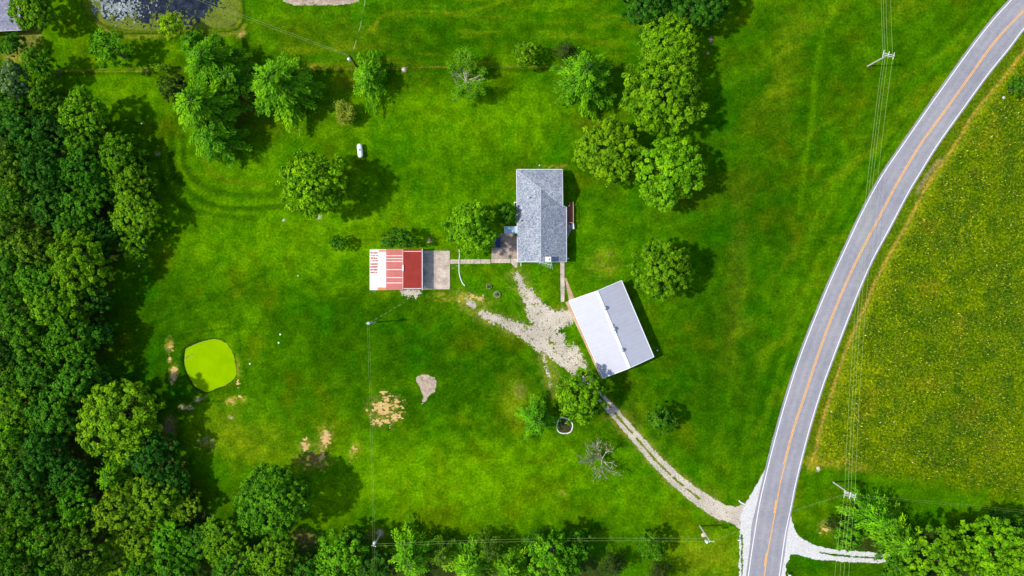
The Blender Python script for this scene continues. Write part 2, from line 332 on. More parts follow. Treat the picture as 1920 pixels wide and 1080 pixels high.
# pond banks
pd1 = poly_sd(PX, PY, ALGAE); pd2 = poly_sd(PX, PY, catmull(TOPPOND, 4))
Z = -0.9*(1-sm(pd1, -1, 4.5))-0.9*(1-sm(pd2, -8, 5))
col = put(col, (0.020,0.030,0.006), (1-sm(pd1, 0.5, 3.5))*0.85)  # dark rim of the small pond: bank shade put into the ground colour
col = put(col, (0.10,0.14,0.006), (1-sm(pd2+8*(n_c-0.5), 3, 9))*0.8)
stroke([(152,-10),(158,22),(185,48),(235,62),(300,63),(420,60),(454,44),(456,0)], 2.2, (0.02,0.05,0.004), .8, 1, 5, .5)
stroke([(178,42),(225,68),(300,67),(430,64),(460,46)], 3, (0.22,0.22,0.02), .6, 1, 6, .8)
fd = sm(np.maximum(np.abs(GX)-122, np.abs(GY)-70), 0, 12); col = put(col, (0.05,0.14,0.001), fd)
far = (np.abs(GX) > 125) | (np.abs(GY) > 72)
Z = np.where(far, np.minimum(Z, 0), Z)
ny, nx = PX.shape
me = bpy.data.meshes.new("ground"); idx = np.arange(nx*ny).reshape(ny, nx)
F = np.stack([idx[:-1,:-1], idx[:-1,1:], idx[1:,1:], idx[1:,:-1]], -1).reshape(-1, 4)
def fast_mesh(me, V, F):
    k = F.shape[1]
    me.vertices.add(len(V)); me.vertices.foreach_set("co", V.astype(np.float32).ravel())
    me.loops.add(F.size); me.loops.foreach_set("vertex_index", F.astype(np.int32).ravel())
    me.polygons.add(len(F)); me.polygons.foreach_set("loop_start", np.arange(0, F.size, k, dtype=np.int32))
    me.polygons.foreach_set("loop_total", np.full(len(F), k, dtype=np.int32)); me.update(calc_edges=True)
fast_mesh(me, np.stack([GX, GY, Z], -1).reshape(-1, 3), F)
a = me.color_attributes.new("albedo", 'FLOAT_COLOR', 'POINT')
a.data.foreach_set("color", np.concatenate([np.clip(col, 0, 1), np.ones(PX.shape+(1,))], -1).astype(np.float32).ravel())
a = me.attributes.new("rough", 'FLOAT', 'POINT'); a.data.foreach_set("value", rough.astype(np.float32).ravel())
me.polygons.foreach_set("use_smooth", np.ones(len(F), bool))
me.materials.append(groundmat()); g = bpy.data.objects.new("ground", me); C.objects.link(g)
tag(g, "green lawn and rough meadow covering the whole property", "ground", kind="structure")
# ---------------------------------------------------------------- ragged sheets (gravel, concrete, water)
def sheet(name, fn, bbox, z, mat, label, cat, cell=0.16, kind="structure"):
    x0, y0, x1, y1 = bbox; st = cell/K
    xs = np.arange(x0, x1, st); ys = np.arange(y0, y1, st); A, B = np.meshgrid(xs, ys)
    m = fn(A, B) > 0; jj, ii = np.nonzero(m)
    if len(ii) == 0: return None
    def vid(j, i): return j*(len(xs)+1)+i
    q = np.stack([vid(jj+1, ii), vid(jj+1, ii+1), vid(jj, ii+1), vid(jj, ii)], -1)
    u, inv = np.unique(q, return_inverse=True); uj, ui = u//(len(xs)+1), u % (len(xs)+1)
    jit = (np.random.RandomState(4).rand(len(u), 2)-0.5)*cell*0.6
    V = np.stack([(x0+(ui-0.5)*st-960)*K+jit[:,0], (540-(y0+(uj-0.5)*st))*K+jit[:,1], np.full(len(u), z)], -1)
    me = bpy.data.meshes.new(name); fast_mesh(me, V, inv.reshape(-1, 4)); me.materials.append(mat)
    o = bpy.data.objects.new(name, me); C.objects.link(o); return tag(o, label, cat, kind=kind)
M_GRAVEL = speckle("gravel", [(0.30,(0.24,0.21,0.17)),(0.48,(0.50,0.46,0.41)),(0.7,(0.78,0.75,0.71))], 2.6, 0.25, .25)
M_WHITEGRAVEL = speckle("white_gravel", [(0.30,(0.30,0.29,0.27)),(0.45,(0.48,0.475,0.46)),(0.66,(0.62,0.615,0.60))], 2.6, 0.3, .10)
M_SOIL = speckle("pale_soil", [(0.3,(0.22,0.16,0.10)),(0.5,(0.42,0.33,0.24)),(0.7,(0.58,0.48,0.38))], 1.6, 0.7, .45)
def drive_field(A, B):
    p1 = [(1400,970,30),(1375,966,15),(1350,959,15),(1310,934,14),(1270,902,12),(1230,864,11),(1195,823,10),(1165,789,9.5),(1142,762,9),(1115,733,8),(1100,712,8)]
    d1, _ = seg_dist(A, B, [p[:2] for p in p1], [p[2] for p in p1])
    n1 = fbm(A, B, 6, 101, 3); n2 = fbm(A, B, 22, 103, 3)
    c, arc = seg_dist(A, B, [p[:2] for p in p1])
    mid = (c < 2.0+4*(n1-0.45)) & (arc > 95) & (n2 > 0.36)
    n0 = fbm(A, B, 1.7, 99, 2); m1 = (-d1 > 4*(n1-0.5)+3.5*(n0-0.5)) & ~mid
    def net(pp, k, amp, s):
        d, _ = seg_dist(A, B, [p[:2] for p in pp], [p[2] for p in pp]); return (-d+amp*(0.5-fbm(A, B, k, s, 4))*2+11*(0.5-n0)) > 0
    m2 = net([(968,514,4),(980,537,8),(994,560,12),(1010,588,20),(1034,602,20),(1060,596,14),(1074,590,9)], 5, 7, 105)
    m3 = net([(905,590,6),(925,597,8),(945,605,8),(968,615,10),(990,625,16),(1012,632,24),(1042,645,25),(1066,668,24),(1084,690,16),(1102,712,10)], 5, 7, 107)
    hole = (np.hypot(A-1031, (B-643)) < 4+10*(n1-0.5)) | ((np.hypot((A-1068)/11, (B-630)/22)) < 1+1.6*(n0-0.5)) | ((n1 > .66) & (n0 > .5))
    m4 = net([(1012,655,4),(1022,680,5),(1030,705,4),(1033,725,1)], 5, 9, 109) & (n1 > 0.5)
    m5 = net([(873,561,2),(880,567,6),(888,573,5)], 5, 6, 111)
    m6 = net([(752,546,3),(770,550,9),(785,546,5)], 5, 7, 113)
    return ((m1 | ((m2 | m3) & ~hole) | (m4 & (n0 > .45)) | m5 | m6) & (n0 > .22+.0*A)).astype(float)-0.5
M_DRIVE = speckle("driveway_gravel", [(0.36,(0.20,0.18,0.07)),(0.45,(0.44,0.38,0.29)),(0.55,(0.58,0.51,0.43)),(0.70,(0.76,0.70,0.62))], 4.5, 0.16, .42, bstr=.25)
sheet("gravel_driveway", drive_field, (745,505,1398,1000), 0.016, M_DRIVE, "pale gravel driveway curving from the road past the white barn to the yard", "driveway", 0.10)
SHL = [(1445,846),(1434,880),(1420,905),(1408,925),(1396,948),(1388,968),(1388,988),(1386,1017),(1386,1080),(1384,1180),(1398,1180),(1404,1080),(1412,1017),(1418,970),(1430,920),(1450,850)]
SHR = [(1487,985),(1495,1003),(1510,1014),(1530,1023),(1557,1030),(1625,1035),(1668,1039),(1670,1056),(1590,1054),(1530,1049),(1497,1040),(1483,1040),(1474,1060),(1472,1090),(1468,1180),(1450,1180),(1458,1080),(1472,1010),(1482,960)]
def shl(A, B):
    n1 = fbm(A, B, 6, 121, 3); d = poly_sd(A, B, SHL); m = -d > 4*(n1-0.5)
    hole = (np.abs(A-(1391+0.3*np.sin(B/7))) < 2.2*(fbm(A, B, 5, 127, 3)*2-0.3)) & (B > 1000)
    # thin ragged strip of gravel that follows the pavement's west edge further up
    ed, arc = seg_dist(A, B, ROAD_L[4:17]); n3 = fbm(A, B, 26, 123, 3)
    thin = (ed < 2.2+3.4*n3) & (fbm(A, B, 7, 125, 3) > 0.36) & (n3 > 0.44)
    return ((m & ~hole) | thin).astype(float)-0.5
sheet("gravel_shoulder", shl, (1380,30,1880,1170), 0.019, M_WHITEGRAVEL, "white gravel shoulder on the road's left side by the driveway mouth", "shoulder", 0.16)
def shr(A, B):
    n1 = fbm(A, B, 6, 131, 3); d = poly_sd(A, B, SHR); m = -d > 4*(n1-0.5)
    c, arc = seg_dist(A, B, [(1530,1034),(1560,1040),(1600,1044),(1665,1047)])
    mid = (c < 1.2+4*(fbm(A, B, 8, 133, 3)-0.45)) & (A > 1535)
    return (m & ~mid).astype(float)-0.5
sheet("gravel_side_road", shr, (1450,955,1675,1170), 0.019, M_WHITEGRAVEL, "white gravel side drive leaving the road at lower right under the trees", "driveway", 0.15)
SOILP = [(783,705),(792,702),(806,705),(815,708),(819,722),(813,736),(802,744),(797,752),(791,760),(789,758),(795,744),(787,730),(783,718),(779,715)]
sheet("dirt_patch", lambda A, B: -poly_sd(A, B, SOILP)+6*(0.5-fbm(A, B, 5, 141, 4)), (770,690,830,770), 0.012, M_SOIL,
      "kite-shaped bare dirt patch alone in the lower lawn", "dirt patch", 0.14)
TOPG = [(531,-40),(532,2),(552,10),(590,9),(630,10),(650,8),(672,3),(678,-40)]
sheet("gravel_pad", lambda A, B: -poly_sd(A, B, TOPG)+3*(0.5-fbm(A, B, 8, 143, 3)), (520,-40,690,20), 0.012, M_SOIL,
      "pale dirt and gravel pad cut off by the photo's top edge", "gravel pad", 0.16)
DP = [(718,765,26,15,-8,.62),(724,776,34,26,10,.40),(712,788,14,20,10,.42),(733,752,26,10,-4,.36),(722,736,16,4,0,.30),(604,852,7,15,10,.42),(612,822,9,8,0,.75),(608,808,14,10,0,.25),(610,835,13,15,10,.42),(572,836,8,9,0,.55),(571,824,8,8,0,.3),
      (327,700,6,12,5,.85),(320,652,6,14,5,.36),(318,673,4,5,0,.7),(322,718,6,10,0,.3),(447,745,10,5,0,.35),(432,755,8,6,20,.5),(350,765,12,4,8,.5),(665,846,10,20,28,.26),(447,719,4,7,0,.5),(885,558,40,12,0,.18),(1545,992,10,14,50,.4),(808,452,6,4,30,.4)]
def dryf(A, B):
    n1 = fbm(A*0.8, B*1.3, 5, 171, 3); r = np.full(A.shape, -1.0)
    for cx, cy, rx, ry, an, dn in DP:
        a = math.radians(an); u = ((A-cx)*math.cos(a)+(B-cy)*math.sin(a))/rx; v = (-(A-cx)*math.sin(a)+(B-cy)*math.cos(a))/ry
        r = np.maximum(r, np.where(np.hypot(u, v) < 1.25, dn*0.30+0.255-0.20*np.hypot(u, v)-n1*0.62, -1))
    return r
sheet("dry_grass", dryf, (300,430,1570,1010), 0.010, speckle("straw", [(0.3,(0.38,0.25,0.04)),(0.5,(0.55,0.36,0.13)),(0.7,(0.68,0.48,0.26))], 3.5, 0.8, .3), "straw-coloured flecks of dead grass scattered over the lower lawn", "dead grass", 0.12, kind="stuff")
# ponds
def water(name, c1, c2, rough, thr, scale, spec=0.5, c3=None):
    m, n, l, b = new_mat(name); t = noise(n, l, scale, 6, 0.7)
    r = ramp(n, l, t.outputs[0], [(thr-0.12, c1), (thr+0.12, c2)]+([(min(thr+.3,1), c3)] if c3 else []))
    l.new(r.outputs[0], b.inputs["Base Color"]); b.inputs["Roughness"].default_value = rough; b.inputs["Specular IOR Level"].default_value = spec
    return m
sheet("duckweed_pond", lambda A, B: 7-poly_sd(A, B, ALGAE), (330,622,456,750), -0.62, water("dark_pond_water", (0.008,0.02,0.004), (0.01,0.03,0.005), .3, .5, 1.0),
      "dark water rim of the small round pond in the left lawn", "pond", 0.4)
def weed(A, B):
    d = -poly_sd(A, B, ALGAE)+0.4+2.2*(0.5-fbm(A, B, 5, 151, 3))
    gap = (np.abs((B-666)+(A-356)*0.55) < 1.1) & (A < 362) & (fbm(A, B, 4, 153, 2) > 0.48)
    return np.where(gap, -1, d)
sheet("duckweed", weed, (335,628,450,745), -0.55, water("duckweed", (0.185,0.335,0.0002), (0.230,0.390,0.0002), .9, .5, 0.22, 0.0),
      "bright lime green duckweed covering the small round pond", "duckweed", 0.13, kind="stuff")
sheet("pond_water", lambda A, B: 8-poly_sd(A, B, TOPPOND), (150,-60,462,68), -0.60, water("pond_water", (0.006,0.011,0.020), (0.030,0.040,0.060), .2, .55, 0.9, .15),
      "dark blue pond at the photo's top edge, left of centre", "pond", 0.4)
def scum(A, B):
    d = poly_sd(A, B, TOPPOND); n1 = fbm(A, B, 30, 161, 4); n2 = fbm(A, B, 4, 163, 3)
    right = (A-370+0.5*(B-30))/60
    k = 0.5-np.clip(-d/24, 0, 2)*0.55+1.1*(n1-0.5)+1.5*(n2-0.5)+np.clip(right, 0, 0.6)
    return np.where(d > -1.5, -1, k)
sheet("pond_weed", scum, (150,-60,462,68), -0.54, speckle("pond_weed", [(0.3,(0.05,0.09,0.005)),(0.55,(0.13,0.17,0.01)),(0.75,(0.22,0.25,0.03))], 2.2, .3, .3),
      "olive green weed mat round the margins of the dark pond", "pond weed", 0.2, kind="stuff")
def scum2(A, B):
    k = 0.72-np.hypot((A-222)/46, (B-14)/20)+1.6*(fbm(A, B, 9, 165, 4)-0.5)+2.4*(fbm(A, B, 3, 167, 2)-0.5)
    return np.where(poly_sd(A, B, TOPPOND) > -4, -1, k)
sheet("pond_scum", scum2, (150,-40,320,62), -0.51, speckle("pale_scum", [(0.35,(0.07,0.10,0.08)),(0.5,(0.22,0.26,0.26)),(0.68,(0.46,0.50,0.52))], 2.5, .3, .3),
      "pale grey scum floating on the left part of the dark pond", "pond scum", 0.17, kind="stuff")
# ---------------------------------------------------------------- road
def strip(pa, pb, z, mb):
    k = len(mb.v); n = len(pa)
    mb.add([((x-960)*K, (540-y)*K, z) for x, y in pa]+[((x-960)*K, (540-y)*K, z) for x, y in pb], [(i, n+i, n+i+1, i+1) for i in range(n-1)])
def offset(line, d):
    out = []; n = len(line)
    for i in range(n):
        a = line[max(i-1,0)]; b = line[min(i+1,n-1)]; dx, dy = b[0]-a[0], b[1]-a[1]; L = math.hypot(dx, dy) or 1
        out.append((line[i][0]-dy/L*d, line[i][1]+dx/L*d))
    return out
LL = catmull(ROAD_L, 8); LR = catmull(ROAD_R, 8); LC = catmull(ROAD_C, 8)
def resample(line, n):
    d = [0]
    for i in range(1, len(line)): d.append(d[-1]+math.hypot(line[i][0]-line[i-1][0], line[i][1]-line[i-1][1]))
    t = np.linspace(0, d[-1], n); return list(zip(np.interp(t, d, [p[0] for p in line]), np.interp(t, d, [p[1] for p in line])))
LLr, LRr = resample(LL, 260), resample(LR, 260)
def asphalt():
    m, n, l, b = new_mat("asphalt")
    at = n.new("ShaderNodeAttribute"); at.attribute_name = "across"
    t = noise(n, l, 5.0, 6, 0.8); t2 = noise(n, l, 0.12, 4, 0.6); t4 = noise(n, l, 0.8, 3, 0.6)
    r = ramp(n, l, t.outputs[0], [(0.3, (0.20,0.195,0.215)), (0.5, (0.255,0.25,0.275)), (0.72, (0.34,0.335,0.365))])
    r2 = ramp(n, l, t2.outputs[0], [(0.3, (0.86,0.87,0.9)), (0.7, (1.1,1.08,1.06))])
    wl = ramp(n, l, at.outputs["Fac"], [(0.0,(0.86,)*3),(0.12,(1.0,)*3),(0.22,(0.90,)*3),(0.33,(1.04,)*3),(0.42,(0.93,)*3),(0.5,(1.0,)*3),(0.60,(0.93,)*3),(0.68,(1.04,)*3),(0.80,(0.90,)*3),(0.9,(1.02,)*3)])
    c = mixc(n, l, r.outputs[0], r2.outputs[0], 1.0, 'MULTIPLY'); c = mixc(n, l, c, wl.outputs[0], 0.9, 'MULTIPLY')
    r4 = ramp(n, l, t4.outputs[0], [(0.35,(0.94,)*3),(0.65,(1.05,)*3)]); c = mixc(n, l, c, r4.outputs[0], 1, 'MULTIPLY')
    l.new(c, b.inputs["Base Color"]); b.inputs["Roughness"].default_value = 0.85; b.inputs["Specular IOR Level"].default_value = 0.25
    bump(n, l, b, t.outputs[0], 0.3, 0.02); return m
def road_mesh():
    ea = offset(LLr, 4.5)   # pavement edge west of the white line
    eb = offset(LRr, -3.2)
    na = len(LLr); cols = 9; V = []; T = []
    rr = random.Random(2)
    for i in range(na):
        x, y = LLr[i]
        ja = 0.0; wl = math.exp(-((y-985)/28)**2)*3.2     # asphalt apron bulge at the driveway mouth
        ax, ay = ea[i]; bx, by = eb[i]; br = math.exp(-((y-1035)/40)**2)*1.5
        ax -= wl+ja; bx += br
        for k in range(cols):
            t = k/(cols-1); V.append(((ax+(bx-ax)*t-960)*K, (540-(ay+(by-ay)*t))*K, 0.03+0.06*(1-(2*t-1)**2))); T.append(t)
    Fq = [(i*cols+k, (i+1)*cols+k, (i+1)*cols+k+1, i*cols+k+1) for i in range(na-1) for k in range(cols-1)]
    me = bpy.data.meshes.new("road"); fast_mesh(me, np.array(V), np.array(Fq))
    a = me.attributes.new("across", 'FLOAT', 'POINT'); a.data.foreach_set("value", np.array(T, np.float32))
    me.materials.append(asphalt()); o = bpy.data.objects.new("road", me); C.objects.link(o)
    return tag(o, "two-lane grey asphalt road curving down the right side", "road", kind="structure")
road = road_mesh()
def crown(t): return 0.03+0.06*(1-(2*t-1)**2)
M_WHITE = plain("white_road_paint", (0.66,0.66,0.69), 0.6, var=0.12, scale=2.5)
M_ORANGE = plain("yellow_road_paint", (0.72,0.36,0.07), 0.6, var=0.18, scale=1.8)
def marking(name, line, d, wd, z, mat, label):
    mb = MB(); strip(offset(line, d+wd/2), offset(line, d-wd/2), z, mb); o = obj(name, mb, mat)
    # make sure faces look up
    me = o.data
    if me.polygons[0].normal.z < 0:
        me.flip_normals()
    return tag(o, label, "road marking", kind="structure")
marking("edge_line", LLr, 0, 1.6, crown(0.06)+0.016, M_WHITE, "white edge line along the road's left side")
marking("edge_line", LRr, 0, 1.6, crown(0.95)+0.016, M_WHITE, "white edge line along the road's right side")
LCr = resample(LC, 300); up = [p for p in LCr if p[1] < 872]; lo = [p for p in LCr if p[1] >= 868]
marking("centre_line", up, 1.25, 1.3, 0.104, M_ORANGE, "left stripe of the double yellow centre line")
marking("centre_line", up, -1.25, 1.3, 0.104, M_ORANGE, "right stripe of the double yellow centre line")
marking("centre_line", lo, -1.0, 1.5, 0.104, M_ORANGE, "single yellow centre line on the lower end of the road")
for y0, y1, lb in ((936,963,"upper"),(1037,1064,"lower")):
    marking("centre_dash", [p for p in LCr if y0-3 <= p[1] <= y1+3], 1.2, 1.7, 0.104, M_ORANGE, lb+" short yellow passing dash beside the single centre line")
# ---------------------------------------------------------------- concrete
M_CONC = speckle("concrete", [(0.3,(0.40,0.32,0.25)),(0.5,(0.56,0.46,0.37)),(0.7,(0.68,0.58,0.48))], 3.0, 0.45, .55)
M_CONCD = speckle("stained_concrete", [(0.3,(0.26,0.20,0.16)),(0.5,(0.40,0.31,0.25)),(0.7,(0.56,0.45,0.37))], 2.5, 0.45, .6)
def slabs(name, polys, z, mat, label, cat):
    mb = MB()
    for p in polys: mb.prism([P(x, y)[:2] for x, y in p], -0.05, z)
    return tag(obj(name, mb, mat), label, cat, kind="structure")
slabs("concrete_pad", [[(790,470),(815.6,470),(815.6,542.5),(790,542.5)],[(816,470),(843.5,470.5),(843.5,542.5),(816,542.5)]], 0.10, M_CONC, "square concrete pad on the right side of the red roofed shed", "concrete pad")
walk = [[(x, 486.5-(x-843)*0.003), (x+18.4, 486.5-(x-843)*0.003), (x+18.4, 494.5-(x-843)*0.003), (x, 494.5-(x-843)*0.003)] for x in (844,863,882,901)]
walk += [[(921,485),(957,485),(957,493),(921,493)],[(957.6,485),(971,485),(970,502),(966,502),(957.6,493)]]
slabs("walkway", walk, 0.07, M_CONC, "concrete path of square slabs between the shed pad and the patio", "path")
slabs("patio", [[(921.5,464.5),(938,464.5),(938,484.5),(921.5,484.5)],[(938,438),(961.5,438),(961.5,461),(938,461)],[(938,461.4),(961.5,461.4),(961.5,484.5),(938,484.5)],[(962,442),(972,442),(972,484.5),(962,484.5)]], 0.09, M_CONCD, "stained brown-grey concrete patio on the house's left side", "patio")
slabs("garden_path", [[(1050.5,489),(1058,489),(1058.3,515),(1050.7,515)],[(1050.7,515.4),(1058.3,515.4),(1058.6,540),(1051,540)],[(1051,540.4),(1058.6,540.4),(1058,566),(1051.5,566)]], 0.07, M_CONC, "straight concrete path from the house's lower end towards the white barn", "path")
M_REDC = speckle("reddish_concrete", [(0.3,(0.34,0.22,0.13)),(0.5,(0.48,0.32,0.20)),(0.7,(0.58,0.44,0.32))], 2.0, 0.4, .35)
slabs("brick_path", [[(1059,520),(1062,522),(1077,560),(1067,565)]], 0.075, M_REDC, "tan wedge-shaped path between the concrete path and the barn corner", "path")
slabs("barn_apron", [[(1060,567),(1070,563),(1098,622),(1088,626)],[(1088.3,626.6),(1098.3,622.6),(1136,706),(1125,707)]], 0.08, M_REDC, "narrow tan concrete apron along the barn's left wall", "concrete apron")
slabs("side_patio", [[(1060,418),(1073,418),(1072,430),(1060,455)]], 0.08, M_CONCD, "dark wedge of paving below the wooden deck", "paving")
# ---------------------------------------------------------------- buildings
def wallmat(name, c, axis_scale=4.0):
    m, n, l, b = new_mat(name); g_ = geo(n); t = noise(n, l, 1.5, 4)
    wv = n.new("ShaderNodeTexWave"); wv.bands_direction = 'Z'; wv.inputs["Scale"].default_value = axis_scale; l.new(g_.outputs["Position"], wv.inputs["Vector"])
    r = ramp(n, l, t.outputs[0], [(0.3, tuple(x*0.82 for x in c)), (0.7, c)]); l.new(r.outputs[0], b.inputs["Base Color"])
    b.inputs["Roughness"].default_value = 0.7; bump(n, l, b, wv.outputs[1], 0.4, 0.02); return m
M_SIDING = wallmat("pale_siding", (0.62,0.62,0.60)); M_REDWALL = wallmat("red_siding", (0.30,0.02,0.02)); M_BARNWALL = wallmat("white_metal_siding", (0.72,0.72,0.72), 1.5)
M_TRIM = plain("white_trim", (0.66,0.67,0.69), 0.5, var=0.06); M_GLASS = plain("window_glass", (0.03,0.04,0.05), 0.1, var=0.2, spec=0.6)
def seamed(name, c, ang, pitch, rough=0.45, var=0.12, metal=0.0, spots=None, bstr=0.7, line=0.80):
    """sheet metal with ribs; ang = direction across which the ribs repeat"""
    m, n, l, b = new_mat(name); g_ = geo(n)
    d = n.new("ShaderNodeVectorMath"); d.operation = 'DOT_PRODUCT'; d.inputs[1].default_value = (math.cos(ang), math.sin(ang), 0)
    l.new(g_.outputs["Position"], d.inputs[0])
    mu = n.new("ShaderNodeMath"); mu.operation = 'MULTIPLY'; mu.inputs[1].default_value = 1/pitch; l.new(d.outputs["Value"], mu.inputs[0])
    fr = n.new("ShaderNodeMath"); fr.operation = 'FRACT'; l.new(mu.outputs[0], fr.inputs[0])
    rib = ramp(n, l, fr.outputs[0], [(0.0,(1,1,1)),(0.10,(0,0,0)),(0.90,(0,0,0)),(1.0,(1,1,1))])
    t = noise(n, l, 0.7, 5, 0.7); t2 = noise(n, l, 3, 4, .7)
    base = ramp(n, l, t.outputs[0], [(0.3, tuple(x*(1-var) for x in c)), (0.7, tuple(min(1, x*(1+var)) for x in c))]).outputs[0]
    if spots:
        base = mixc(n, l, base, spots[0], ramp(n, l, t2.outputs[0], [(spots[1],(0,0,0)),(spots[1]+0.08,(1,1,1))]).outputs[0])
    base = mixc(n, l, base, (line,)*3, rib.outputs[0], 'MULTIPLY')
    l.new(base, b.inputs["Base Color"]); b.inputs["Roughness"].default_value = rough; b.inputs["Metallic"].default_value = metal
    b.inputs["Specular IOR Level"].default_value = 0.3
    bump(n, l, b, rib.outputs[0], bstr, 0.04); return m
def shingles():
    m, n, l, b = new_mat("shingles")
    t = noise(n, l, 4.2, 3, 0.8); t2 = noise(n, l, 0.35, 4, .6); v = n.new("ShaderNodeTexVoronoi"); v.inputs["Scale"].default_value = 2.6
    l.new(geo(n).outputs["Position"], v.inputs["Vector"])
    r = ramp(n, l, t.outputs[0], [(0.34,(0.115,0.135,0.175)),(0.5,(0.225,0.25,0.29)),(0.66,(0.44,0.46,0.50))])
    r2 = ramp(n, l, t2.outputs[0], [(0.3,(0.88,0.9,0.95)),(0.7,(1.08,1.06,1.04))])
    c = mixc(n, l, r.outputs[0], r2.outputs[0], 1.0, 'MULTIPLY')
    c = mixc(n, l, c, ramp(n, l, v.outputs["Color"], [(0.2,(0.72,0.75,0.8)),(0.8,(1.22,1.2,1.16))]).outputs[0], 0.8, 'MULTIPLY')
    l.new(c, b.inputs["Base Color"]); b.inputs["Roughness"].default_value = 0.9; b.inputs["Specular IOR Level"].default_value = 0.15
    bump(n, l, b, t.outputs[0], 0.5, 0.04); return m
M_SHING = shingles()
def window(parent, c, wdt, hgt, rz):
    """frame with a pane, centre c on a wall whose outward normal is rz"""
    f = MB(); ca, sa = math.cos(rz), math.sin(rz)
    f.box((c[0]+0.03*ca, c[1]+0.03*sa, c[2]), (0.06, wdt, hgt), rz); fr = obj("window", f, M_TRIM, parent)
    g2 = MB()
    for s in (-1, 1): g2.box((c[0]+0.07*ca-s*wdt*0.23*sa, c[1]+0.07*sa+s*wdt*0.23*ca, c[2]), (0.02, wdt*0.4, hgt*0.84), rz)
    obj("pane", g2, M_GLASS, fr)
def door(parent, c, wdt, hgt, rz, mat, name="door"):
    f = MB(); ca, sa = math.cos(rz), math.sin(rz)
    f.box((c[0]+0.035*ca, c[1]+0.035*sa, 0.1+hgt/2), (0.07, wdt, hgt), rz); d = obj(name, f, mat, parent)
    h = MB(); h.box((c[0]+0.10*ca-wdt*0.38*sa, c[1]+0.10*sa+wdt*0.38*ca, 1.1), (0.06, 0.05, 0.12), rz); obj("handle", h, plain("steel", (0.4,0.4,0.4), .3, .8), d)
# --- house
EZ, RZ = 2.8, 5.3
hx = lambda px: P(px, 540, EZ)[0]
hb = thing("house", "long house with blue-grey shingle roof in the centre of the lawn", "house", P(1015, 405, 0))
p = dict(nw=P(969,318,EZ), ne=P(1054.5,318,EZ), e2=P(1055.5,388,3.12), e3=P(1061.8,388,EZ), se=P(1061.8,491,EZ), sw=P(971,491,EZ),
         rs=P(1014.5,491,RZ), J=P(1014.5,354,RZ), re=P(1055,354,RZ))
order = ['nw','ne','e2','e3','se','sw','rs','J','re']; V = [p[k] for k in order]; ix = {k: i for i, k in enumerate(order)}
mb = MB()
mb.roof(V, [[ix[k] for k in f] for f in (['sw','rs','J','nw'], ['nw','J','re','ne'], ['J','e2','re'], ['J','rs','se','e3'], ['J','e3','e2'])], 0.16)
roof = obj("roof", mb, M_SHING, hb)
mb = MB()
for a_, b_ in (('J','rs'), ('J','re'), ('J','nw')):
    A_, B_ = Vector(p[a_]), Vector(p[b_]); mb.tube([A_+Vector((0,0,.0)), B_+Vector((0,0,.0))], 0.09, 6)
obj("ridge_cap", mb, plain("ridge_shingles", (0.32,0.34,0.38), .9, var=.2, scale=6), roof)
mb = MB()
for a_, b_ in (('nw','ne'),('sw','nw'),('se','e3'),('ne','e2')):
    A_, B_ = Vector(p[a_]), Vector(p[b_]); out = (B_-A_).normalized().cross(Vector((0,0,1)))
    cen = Vector(P(1015,405,EZ)); out = out if out.dot((A_+B_)/2-cen) > 0 else -out
    mb.tube([A_+out*0.06-Vector((0,0,.05)), B_+out*0.06-Vector((0,0,.05))], 0.075, 6)
obj("gutter", mb, M_TRIM, roof)
for pr_ in ((('sw','rs'),('rs','se')),(('ne','re'),('re','e2'))):
    mb = MB()
    for a_, b_ in pr_: A_, B_ = Vector(p[a_]), Vector(p[b_]); mb.tube([A_-Vector((0,0,.03)), B_-Vector((0,0,.03))], 0.06, 5)
    obj("rake_trim", mb, M_TRIM, roof)
for px, py in ((994,371),(978,414)):
    z = EZ+(RZ-EZ)*((px-969)/44.0); q = P(px, py, z); mb = MB(); mb.lathe((q[0], q[1], z-0.1), [(0.10,0),(0.10,0.42),(0.14,0.43),(0.14,0.5)], 10); obj("vent_pipe", mb, plain("black_pipe", (0.02,0.02,0.02), .6), roof)
mb = MB(); q = P(1027.5,486.5,5.2); mb.box((q[0], q[1], 4.85), (1.15,1.0,1.6)); ch = obj("chimney", mb, plain("white_brick", (0.70,0.71,0.70), .8, var=.1, scale=8), roof)
mb = MB(); mb.box((q[0], q[1], 5.69), (1.3,1.15,0.1)); mb.lathe((q[0], q[1], 5.73), [(0.26,0),(0.26,0.28),(0.2,0.3),(0.2,0.28)], 12); obj("chimney_cap", mb, plain("pale_clay", (0.62,0.60,0.56), .8), ch)
wl = MB(); f = 0.45
poly = [(p['nw'][0]+f, p['nw'][1]-f), (p['ne'][0]-f, p['ne'][1]-f), (p['e2'][0]-f, p['e2'][1]-f), (p['se'][0]-f, p['e3'][1]-f), (p['se'][0]-f, p['se'][1]+f), (p['sw'][0]+f, p['sw'][1]+f)]
wl.prism(poly, 0.0, 2.62)
mx_ = p['rs'][0]; s_ = poly[4]; t_ = poly[5]   # gable triangles
wl.add([(t_[0], t_[1], 2.62), (s_[0], s_[1], 2.62), (mx_, s_[1], RZ-0.35), (t_[0], t_[1]+.15, 2.62), (s_[0], s_[1]+.15, 2.62), (mx_, s_[1]+.15, RZ-0.35)], [(0,1,2),(5,4,3),(0,2,5,3),(1,4,5,2)])
my_ = p['re'][1]; u_ = poly[1]; v_ = poly[2]
wl.add([(u_[0], u_[1], 2.62), (v_[0], v_[1], 2.62), (u_[0], my_, RZ-0.35), (u_[0]-.15, u_[1], 2.62), (v_[0]-.15, v_[1], 2.62), (u_[0]-.15, my_, RZ-0.35)], [(1,0,2),(3,4,5),(0,3,5,2),(2,5,4,1)])
obj("wall", wl, M_SIDING, hb)
wx, ex = poly[5][0], poly[4][0]; ny_, sy_ = poly[0][1], poly[5][1]
